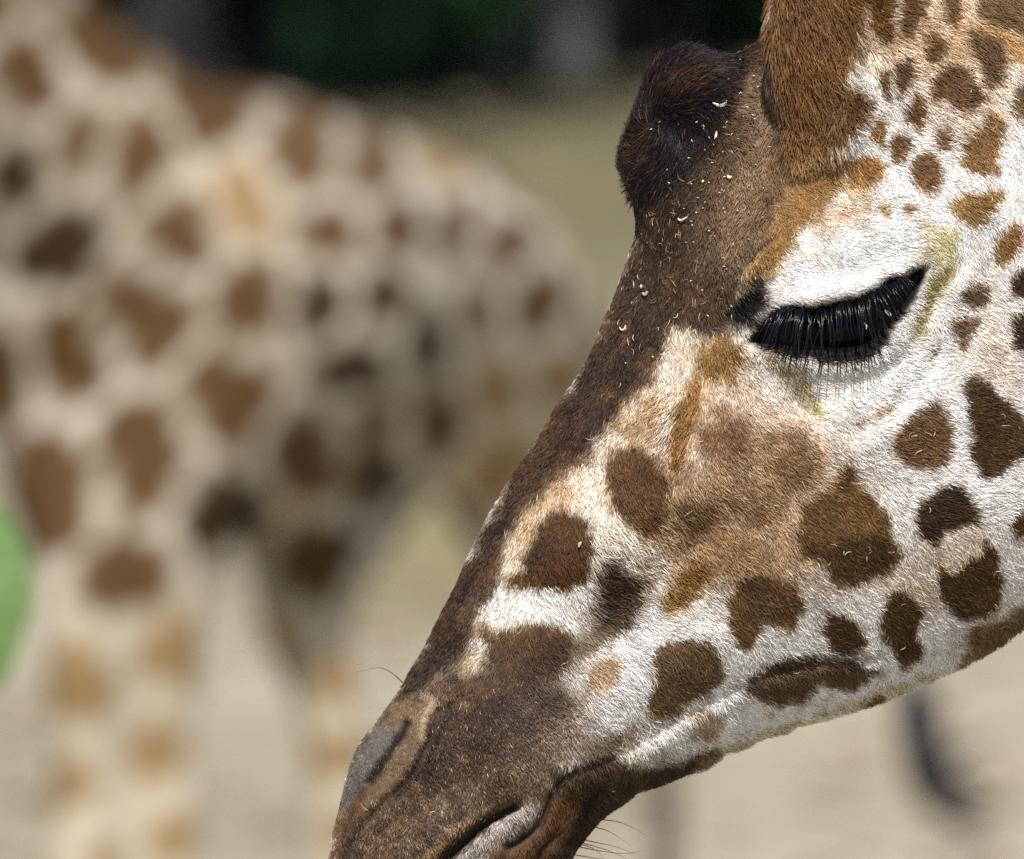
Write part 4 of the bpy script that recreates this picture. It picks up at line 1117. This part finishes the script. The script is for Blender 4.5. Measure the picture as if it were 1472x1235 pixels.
for n in range(24):
    i = int(np.clip((n + lr.uniform(-.4, .4)) / 24 * 59, 0, 59)); f = i / 59
    u, v, w = lowh[i]
    L = lr.uniform(16, 42) * (1 - .3 * abs(f - .5))
    a = math.radians(np.interp(f, [0, .4, .8, 1], [-26, -14, 4, 34]) + lr.normal() * 6)
    dx, dy = math.sin(a), math.cos(a)
    pts = [(u, v - 3, w), (u + dx * L * .35, v + dy * L * .35, w + 12), (u + dx * L * .7, v + dy * L * .7, w + 20), (u + dx * L, v + dy * L, w + 24)]
    hair_tube('eyelash', pts, lr.uniform(.75, 1.15), M_lash, eye_near)

# whiskers on chin, nose and lip
for pl in ([(863, 1178), (885, 1180), (908, 1188), (930, 1201)], [(853, 1188), (872, 1193), (890, 1203), (907, 1214)], [(836, 1206), (860, 1211), (888, 1217), (912, 1227)],
           [(830, 1212), (848, 1217), (862, 1226), (872, 1240)], [(828, 1216), (860, 1222), (895, 1226), (926, 1222)], [(832, 1210), (862, 1218), (890, 1228), (914, 1242)], [(824, 1228), (850, 1232), (880, 1236), (900, 1240)],
           [(579, 985), (566, 969), (545, 959), (513, 966)]):
    pts = [(a, b, 12 + 6 * k) for k, (a, b) in enumerate(pl)]
    pts[0] = (pl[0][0] - (2 if pl[0][0] > 700 else -3), pl[0][1], 0 if pl[0][0] < 700 else 4)
    hair_tube('whisker', pts, .85, M_whisker, head_root)
for x, y in DOTS:
    u, v, w = surf(x, y)[0]
    L = lr.uniform(7, 16); a = lr.uniform(-.7, .5)
    hair_tube('whisker', [(u, v, w - 1), (u + math.sin(a) * L * .4, v + L * .3, w + L * .35), (u + math.sin(a) * L * .7, v + L * .65, w + L * .5), (u + math.sin(a) * L, v + L, w + L * .55)], .6, M_whisker, head_root)

# ------------------------------------------------------------------ fur
FLOW = [(500, 1200, .3, 1), (560, 1120, .4, .9), (650, 1180, .0, 1), (700, 1190, .0, 1), (700, 1050, .35, .9), (600, 1060, .3, .95), (730, 880, -.15, 1), (790, 900, .3, .9), (640, 900, -.4, .9), (700, 760, -.35, .95), (800, 560, -.35, .9), (860, 620, -.2, 1),
    (930, 580, -.05, 1), (900, 400, -.25, 1), (960, 350, 0, 1), (920, 520, -.2, 1), (975, 640, -.75, .65), (985, 600, -.6, .8), (1005, 560, .5, .8), (1060, 560, .5, .85), (1040, 640, .75, .65), (1150, 660, .7, .7), (1000, 720, .8, .55), (920, 770, .8, .6), (940, 740, .8, .6), (880, 790, .5, .85), (900, 850, .9, .35), (850, 890, .8, .55),
    (900, 700, .0, 1), (800, 800, -.1, 1), (1050, 780, .5, .85), (1200, 760, .55, .8), (1100, 880, .5, .85), (1000, 960, .5, .85), (850, 1000, .5, .85), (900, 1060, .55, .8), (1150, 980, .6, .8), (1150, 1030, .6, .8), (1400, 920, .55, .85), (1300, 900, .6, .8), (1400, 830, .65, .75), (1430, 650, 1, .25), (1330, 640, .95, .3), (1400, 480, .9, .45),
    (1300, 560, .85, .4), (1200, 560, .7, .6), (1200, 390, .95, .3), (1140, 410, .95, .3), (1250, 330, .95, .2), (1420, 350, .5, .85), (1420, 220, .45, .9), (1350, 200, .9, .3), (1300, 60, .85, .5), (1260, 150, .7, .7), (1180, 60, .3, .95), (1150, 200, .5, .85), (1130, 100, .1, 1), (1230, 60, .5, .85), (1200, 250, .7, .6), (1130, 300, .3, .9), (1400, 60, .8, .6), (1060, 220, .1, 1), (1030, 320, 0, 1),
    (930, 120, .45, -.9), (915, 160, .25, -1), (900, 215, -.75, -.5), (905, 240, -.8, .1), (960, 80, .85, -.5), (1000, 90, .95, .2), (1040, 100, .9, .4), (960, 160, .7, -.7), (990, 150, .9, -.2), (1040, 160, .6, .8), (970, 240, -.3, .9), (940, 210, -.7, .5), (985, 195, -.15, .95), (1010, 205, .3, .95), (1000, 175, .5, .7), (965, 190, -.4, .6), (1090, 80, .8, .3),
    (830, 1170, .1, 1), (760, 1230, .2, 1), (720, 1190, .5, .8), (880, 1140, .5, .85), (960, 1100, .55, .8), (1040, 1070, .6, .8)]
FLOW = np.array(FLOW, float); FLOW[:, 2:] /= np.hypot(FLOW[:, 2], FLOW[:, 3])[:, None]
fx0, fy0, fst = 420, -380, 8
FGX, FGY = np.meshgrid(np.arange(fx0, 1900, fst), np.arange(fy0, 1480, fst))
num = np.zeros(FGX.shape + (2,)); den = np.zeros(FGX.shape)
for x, y, a, b in FLOW:
    d2 = (FGX - x) ** 2 + (FGY - y) ** 2
    w = np.exp(-d2 / (2 * 42 ** 2)) + 1e3 / (d2 + 1e4) ** 1.5
    num[..., 0] += w * a; num[..., 1] += w * b; den += w
num /= den[..., None]
FANG = np.arctan2(num[..., 1], num[..., 0])
FANG += (vnoise(*FGX.shape, 5, 61) - .5) * .7 + (vnoise(*FGX.shape, 2.2, 62) - .5) * .5
LEN = Canvas(380, 2400, -420, 1640, 4, (13.5, 14, 1.0), 900)      # hair length, lift in degrees, density
LEN.poly(fore, (12.5, 15, .95), 20, 1, 0); LEN.poly([(622, 985), (760, 985), (830, 1010), (800, 1110), (745, 1160), (600, 1240), (470, 1240), (600, 1090)], (8, 24, 1.3), 14, 1, 0)
LEN.poly([(470, 1245), (505, 1080), (571, 1000), (625, 1000), (610, 1060), (560, 1145), (500, 1200)], (6.5, 15, 1.1), 8, 1, 0)
LEN.poly([(892, 250), (886, 200), (910, 110), (960, 52), (1050, 66), (1065, 90), (1050, 130), (1030, 190), (985, 230), (950, 270), (915, 290)], (27, 17, .6), 10, 1, 0)
LEN.poly([(1020, 200), (1100, 100), (1120, 240), (1100, 360), (1040, 440), (1000, 330)], (16, 26, .85), 15, 1, 0)
LEN.poly([(1100, 90), (1100, -360), (1260, -360), (1250, 0), (1226, 100), (1250, 150), (1205, 220), (1136, 240)], (32, 20, .75), 12, 1, 0)
LEN.poly([(1220, -60), (1500, -60), (1500, 180), (1350, 210), (1250, 150)], (20, 14, .9), 20, 1, 0)
LEN.poly([(1080, 400), (1330, 330), (1340, 390), (1200, 440), (1110, 450)], (12, 12, 1.1), 10, 1, 0); LEN.poly([(1090, 505), (1280, 500), (1330, 450), (1300, 560), (1200, 600), (1130, 560)], (13, 12, 1), 10, 1, 0)
LEN.poly([(1060, 492), (1088, 450), (1120, 436), (1200, 426), (1270, 394), (1330, 368), (1345, 390), (1320, 440), (1290, 490), (1250, 522), (1190, 532), (1110, 518)], (9, 24, 1.2), 8, 1, 0); LEN.poly([(1300, 500), (1350, 400), (1400, 380), (1370, 470), (1290, 570), (1220, 600), (1200, 570), (1260, 540)], (14, 24, 1.1), 10, 1, 0); LEN.poly([(1255, 925), (1180, 930), (1085, 955), (1000, 1000), (930, 1040), (860, 1078), (800, 1100), (810, 1128), (880, 1104), (950, 1066), (1020, 1024), (1090, 984), (1180, 962), (1255, 958)], (14, 26, 1.2), 8, 1, 0)
LEN.poly(EYE, (4, 20, .25), 4, 1, 0)
LEN.poly([(850, 760), (960, 730), (1010, 800), (900, 900), (830, 890)], (19, 24, .9), 20, 1, 0); LEN.poly([(940, 560), (1010, 540), (990, 690), (950, 680)], (16, 28, 1), 10, 1, 0)
LEN.poly([(980, 1100), (1345, 950), (1480, 870), (1500, 920), (1350, 990), (1000, 1120)], (17, 26, 1), 12, 1, 0)

TUFT = (vnoise(1000, 800, 3.5, 71) - .5) * .5 + (vnoise(1000, 800, 9, 72) - .5) * .4
def roots_on_grid(A, n, r, weight):
    """random positions on the flank grid, weighted by cell area and density: returns local xyz and normal"""
    U, V, Wd = A
    P3 = np.stack([U, -V, Wd], -1)
    e1 = P3[1:, :-1] - P3[:-1, :-1]; e2 = P3[:-1, 1:] - P3[:-1, :-1]
    area = np.linalg.norm(np.cross(e1, e2), axis=-1) * weight[:-1, :-1]
    c = np.cumsum(area.ravel()); c /= c[-1]
    k = np.searchsorted(c, r.random(n))
    k = np.clip(k, 0, area.size - 1)
    i, j = np.divmod(k, area.shape[1])
    a = r.random(n)[:, None]; b = r.random(n)[:, None]
    lerp = lambda G: (G[i, j] * (1 - b) + G[i, j + 1] * b) * (1 - a) + (G[i + 1, j] * (1 - b) + G[i + 1, j + 1] * b) * a
    Ps = P3
    if P3.shape[0] > 100:                      # lie over small folds instead of fanning out of them
        Ps = P3.copy()
        for _ in range(1):
            Ps[2:-2] = (Ps[:-4] + Ps[1:-3] + Ps[2:-2] + Ps[3:-1] + Ps[4:]) / 5
            Ps[:, 2:-2] = (Ps[:, :-4] + Ps[:, 1:-3] + Ps[:, 2:-2] + Ps[:, 3:-1] + Ps[:, 4:]) / 5
    g1 = np.gradient(Ps, axis=0); g2 = np.gradient(Ps, axis=1)
    N = np.cross(g2, g1); N /= np.linalg.norm(N, axis=-1)[..., None] + 1e-9
    p = lerp(P3); nn = lerp(N); nn /= np.linalg.norm(nn, axis=1)[:, None] + 1e-9
    return p, nn

def strands(p, nn, r, jitter=.2, stray=None, colmul=None, mirror=False, wmul=1.0):
    """local roots and normals -> control points, radii, colours"""
    n = len(p)
    px, py = proj_local(p[:, 0], -p[:, 1], np.abs(p[:, 2]))
    prm = LEN.get(px, py)
    ci = np.clip(((py - fy0) / fst).astype(int), 0, FANG.shape[0] - 1); cj = np.clip(((px - fx0) / fst).astype(int), 0, FANG.shape[1] - 1)
    ang = FANG[ci, cj] + r.normal(size=n) * jitter
    if stray is not None:
        ang = r.uniform(0, 6.283, n)
    d = np.stack([np.cos(ang), -np.sin(ang), np.zeros(n)], 1)
    d -= nn * np.sum(d * nn, 1)[:, None]
    d /= np.linalg.norm(d, axis=1)[:, None] + 1e-6
    L = prm[:, 0] * r.uniform(.65, 1.3, n)
    lift = np.radians(prm[:, 1] * r.uniform(.5, 1.5, n))
    if stray is not None:
        L = stray * r.uniform(.5, 1.4, n); lift = np.radians(r.uniform(6, 18, n))
    sd_ = np.cross(nn, d)
    bend = r.normal(size=n) * (.12 if stray is None else .5)
    out = np.empty((n, 4, 3))
    pos = p - nn * (1.2 if stray is None else -2.0)
    out[:, 0] = pos
    for q in range(3):
        lf = lift * (1.25 - .45 * q)
        b = bend * (q + .5)
        dr = (d * np.cos(b)[:, None] + sd_ * np.sin(b)[:, None]) * np.cos(lf)[:, None] + nn * np.sin(lf)[:, None]
        pos = pos + dr * (L / 3)[:, None]
        out[:, q + 1] = pos
    R = (0.52 * wmul) * r.uniform(.75, 1.3, n)[:, None] * np.array([1.0, 1.0, .75, .22])
    mx_, my_ = proj_local(out[:, 2, 0], -out[:, 2, 1], np.abs(out[:, 2, 2]))
    c = lin(C1.get(mx_ + r.normal(size=n) * 2.5, my_ + r.normal(size=n) * 2.5))
    mz = np.clip(0.5 - poly_sd(px, py, [(622, 985), (760, 985), (830, 1010), (810, 1110), (745, 1160), (600, 1240), (470, 1240), (600, 1090)]) / 40, 0, 1)
    grey = (r.random(n) < .015 * mz)[:, None]
    c = np.where(grey, lin(np.array([[168., 150, 136]])), c * np.exp(r.normal(size=n) * .3 * mz)[:, None])
    tuft = TUFT[np.clip(((py + 420) / 2).astype(int), 0, 999), np.clip(((px - 380) / 2).astype(int), 0, 799)]
    c = c * np.exp(r.normal(size=n) * .24 + tuft)[:, None]
    if colmul is not None:
        c = colmul(c, n, r)
    return out, R, np.clip(c, 0.002, .86)

batches = []
fr = np.random.default_rng(77)
A = (X0[:, :], Y0[:, :], H[:, :])
pxg, pyg = proj_local(X0, Y0, H)
inwin = (pxg > 380) & (pxg < 1560) & (pyg > -90) & (pyg < 1320)
wide = (pxg > 380) & (pxg < 2000) & (pyg > -420) & (pyg < 1450)
wgt = np.where(inwin, 1.0, np.where(wide, .28, 0.0)) * LEN.get(pxg, pyg)[..., 2]
NF = 500000
p, nn = roots_on_grid(A, NF, fr, wgt)
batches.append(strands(p, nn, fr))
# far side: only where it shows round the profile
tg = np.broadcast_to(tt[None], H.shape)
wf = np.where(inwin & ((tg < .22) | (tg > .85)), 1.0, 0.0)
p, nn = roots_on_grid(A, 36000, fr, wf)
p[:, 2] *= -1; nn[:, 2] *= -1
batches.append(strands(p, nn, fr))
# coarse pale stray hairs
pale = lambda c, n, r: np.array(lin(np.array([[206, 190, 168]]))) * np.exp(r.normal(size=(n, 1)) * .25) * np.array([[1, 1, 1]])
wst = np.where(inwin, 1.0, 0.0) * np.clip(C1.get(pxg, pyg).mean(-1) < 120, .12, 1) * (poly_sd(pxg, pyg, EYE) > 6)
p, nn = roots_on_grid(A, 210, fr, wst * np.where(pyg - 1.3 * (pxg - 700) > 400, .15, 1.0))
batches.append(strands(p, nn, fr, colmul=pale, stray=11, wmul=.75))
wst = np.exp(-((pxg - 1020) / 110) ** 2 - ((pyg - 320) / 150) ** 2) * inwin * (poly_sd(pxg, pyg, EYE) > 22)
p, nn = roots_on_grid(A, 420, fr, wst)
batches.append(strands(p, nn, fr, colmul=lambda c, n, r: np.array(lin(np.array([[150, 130, 112]]))) * np.exp(r.normal(size=(n, 1)) * .4) * np.ones((1, 3)), stray=11, wmul=.6))
# the long two-coloured hair of the horn knob
wk = np.clip(0.5 - poly_sd(pxg, pyg, [(892, 250), (886, 200), (910, 110), (960, 52), (1050, 66), (1060, 90), (1045, 125), (1020, 180), (980, 225), (945, 265), (915, 285)]) / 16, 0, 1) * inwin
p, nn = roots_on_grid(A, 9000, fr, wk)
def knob_col(c, n, r):
    k = r.random((n, 1))
    f = np.clip(.06 + .4 * gb(p[:, 0], -p[:, 1], 975, 122, 50, 22, -35) + .45 * gb(p[:, 0], -p[:, 1], 912, 225, 22, 34, 20), 0, 1)[:, None]
    return np.where(k < f, lin(np.array([[98., 66, 42]])), lin(np.array([[28., 24, 30]]))) * np.exp(r.normal(size=(n, 1)) * .35)
batches.append(strands(p, nn, fr, jitter=.16, colmul=knob_col, wmul=.9))
# ossicone
OU = osq
aa = np.linspace(-math.pi, math.pi, 61)
tn = np.gradient(OU[:, :3] * [1, -1, 1], axis=0); tn /= np.linalg.norm(tn, axis=1)[:, None]
s1 = np.cross(tn, [0, 0, 1.]); s1 /= np.linalg.norm(s1, axis=1)[:, None]; s2 = np.cross(s1, tn)
Pg = (OU[:, None, :3] * [1, -1, 1]) + OU[:, None, 3:4] * (np.cos(aa)[None, :, None] * s2[:, None] + np.sin(aa)[None, :, None] * s1[:, None])
for sgn, nn_ in ((1, 62000), (-1, 14000)):
    A2 = (Pg[..., 0], -Pg[..., 1], Pg[..., 2] * sgn)
    wo = np.where((Pg[..., 1] > -240), 1.0, 0.0)
    p, nn = roots_on_grid(A2, nn_, fr, wo)
    ctr = np.array([np.interp(-p[:, 1], OU[:, 1][::-1], OU[:, k][::-1]) for k in range(3)]).T * [1, -1, sgn]
    fl = np.sum((p - ctr) * nn, 1) < 0
    nn[fl] *= -1
    q_2 = p.copy()
    o, R, c = strands(q_2, nn, fr)
    batches.append((o, R, c))

PT = np.concatenate([b[0] for b in batches]); RD = np.concatenate([b[1] for b in batches]); HC = np.concatenate([b[2] for b in batches])
hc = bpy.data.hair_curves.new('fur')
hc.add_curves([4] * len(PT))
WPT = to_world(PT[..., 0].ravel(), -PT[..., 1].ravel(), PT[..., 2].ravel())
hc.attributes['position'].data.foreach_set('vector', WPT.astype(np.float32).ravel())
ra = hc.attributes.get('radius') or hc.attributes.new('radius', 'FLOAT', 'POINT')
ra.data.foreach_set('value', (RD * K).astype(np.float32).ravel())
ca = hc.attributes.new('hair_color', 'FLOAT_COLOR', 'CURVE')
c4 = np.ones((len(PT), 4), np.float32); c4[:, :3] = HC
ca.data.foreach_set('color', c4.ravel())
hc.materials.append(M_fur)
fur = link(bpy.data.objects.new('fur', hc), head_root)
fur['kind'] = 'stuff'

# ------------------------------------------------------------------ bits of hay caught in the coat
M_hay = plain('pale_hay', tuple(srgb(226, 222, 190)), .6, .3)
M_haygreen = plain('green_hay', tuple(srgb(168, 186, 130)), .6, .3)
def flake(pts, width, mat):
    """thin curled flake lying on the coat, from photograph positions"""
    q = curve_pts(pts, 9)
    h = surf(q[:, 0], q[:, 1])
    h[:, 0] += q[:, 0] - proj_local(h[:, 0], h[:, 1], h[:, 2])[0]; h[:, 1] += q[:, 1] - proj_local(h[:, 0], h[:, 1], h[:, 2])[1]
    wv = smooth1(h[:, 2], 2) + 8 + 1.5 * np.sin(np.linspace(0, 3, 9))
    V, F = [], []
    dxy = np.gradient(h[:, :2], axis=0); dxy /= np.linalg.norm(dxy, axis=1)[:, None] + 1e-9
    sdv = np.stack([-dxy[:, 1], dxy[:, 0]], 1)
    for i in range(9):
        wd = width * (.25 + .75 * math.sin(math.pi * (i + .5) / 9))
        for s in (-1, 0, 1):
            for z in (.5, -.5):
                V.append((h[i, 0] + sdv[i, 0] * wd * s * .5, h[i, 1] + sdv[i, 1] * wd * s * .5, wv[i] + z + (1 - abs(s)) * .8))
    for i in range(8):
        for s in range(2):
            a = i * 6 + s * 2
            F.append([a, a + 2, a + 8, a + 6]); F.append([a + 1, a + 7, a + 9, a + 3])
        F.append([i * 6, i * 6 + 6, i * 6 + 7, i * 6 + 1]); F.append([i * 6 + 4, i * 6 + 5, i * 6 + 11, i * 6 + 10])
    F.append([0, 1, 3, 2]); F.append([2, 3, 5, 4]); F.append([48, 50, 51, 49]); F.append([50, 52, 53, 51])
    V = np.array(V)
    return to_world(V[:, 0], V[:, 1], V[:, 2]), F
for pts, wd, mt, lab in (
        ([(1024, 148), (1034, 152), (1041, 150), (1045, 145)], 5, M_hay, 'largest white curled hay flake, beside the black knob on the forehead'),
        ([(890, 470), (893, 474), (898, 473), (899, 467)], 2.6, M_hay, 'small hooked pale hay flake near the forehead edge, left of the tear pit'),
        ([(922, 409), (921, 415)], 3, M_hay, 'tiny upright white flake above the round flake on the dark nose bridge'),
        ([(923, 421), (927, 423), (931, 419)], 4.5, M_haygreen, 'round greenish flake on the dark forehead left of the brow'),
        ([(1027, 200), (1029, 195), (1030, 189)], 3, M_hay, 'slanted cream hay splinter just below the largest white flake'),
        ([(1045, 252), (1048, 255), (1052, 254)], 4, M_hay, 'white flake on the grey forehead above the brow'),
        ([(1009, 263), (1011, 259)], 3.2, M_hay, 'short cream flake on the brown forehead below the horn knob'),
        ([(974, 314), (978, 317), (983, 315), (988, 312)], 3, M_hay, 'curved white flake in the middle of the dark forehead'),
        ([(832, 787), (833, 782), (836, 779)], 4, M_haygreen, 'green chip in the dark patch on the nose side'),
        ([(1132, 461), (1136, 459), (1141, 458)], 4.5, M_haygreen, 'greenish yellow crumb caught on the left upper eyelashes'),
        ([(1272, 446), (1277, 451), (1281, 454)], 5, M_hay, 'pale crumb at the end of the right upper eyelashes'),
        ([(1242, 464), (1245, 469), (1245, 474)], 2.4, M_hay, 'thin cream splinter in the black of the eye')):
    V, F = flake(pts, wd, mt)
    tag(mesh_np('hay_flake', V, F, mt, None, False), lab, 'hay flake', 'hay flakes caught in the coat')
# the specks too small to pick apart
g = Geo(); hr = np.random.default_rng(19)
for i in range(90):
    if i < 70:
        x, y = hr.normal(1040, 38), hr.normal(250, 90)
    else:
        x, y = hr.uniform(880, 1180), hr.uniform(130, 520)
    if y < 80 or x < 905 or (x > 1060 and y > 400):
        continue
    L = hr.uniform(1.2, 4.5); a = hr.uniform(0, 3.1)
    g.add(*flake([(x, y), (x + math.cos(a) * L * .5 + hr.normal(), y + math.sin(a) * L * .5), (x + math.cos(a) * L, y + math.sin(a) * L)], hr.uniform(.8, 1.7), None))
sp = g.build('hay_dust', M_hay, None, False)
sp['kind'] = 'stuff'
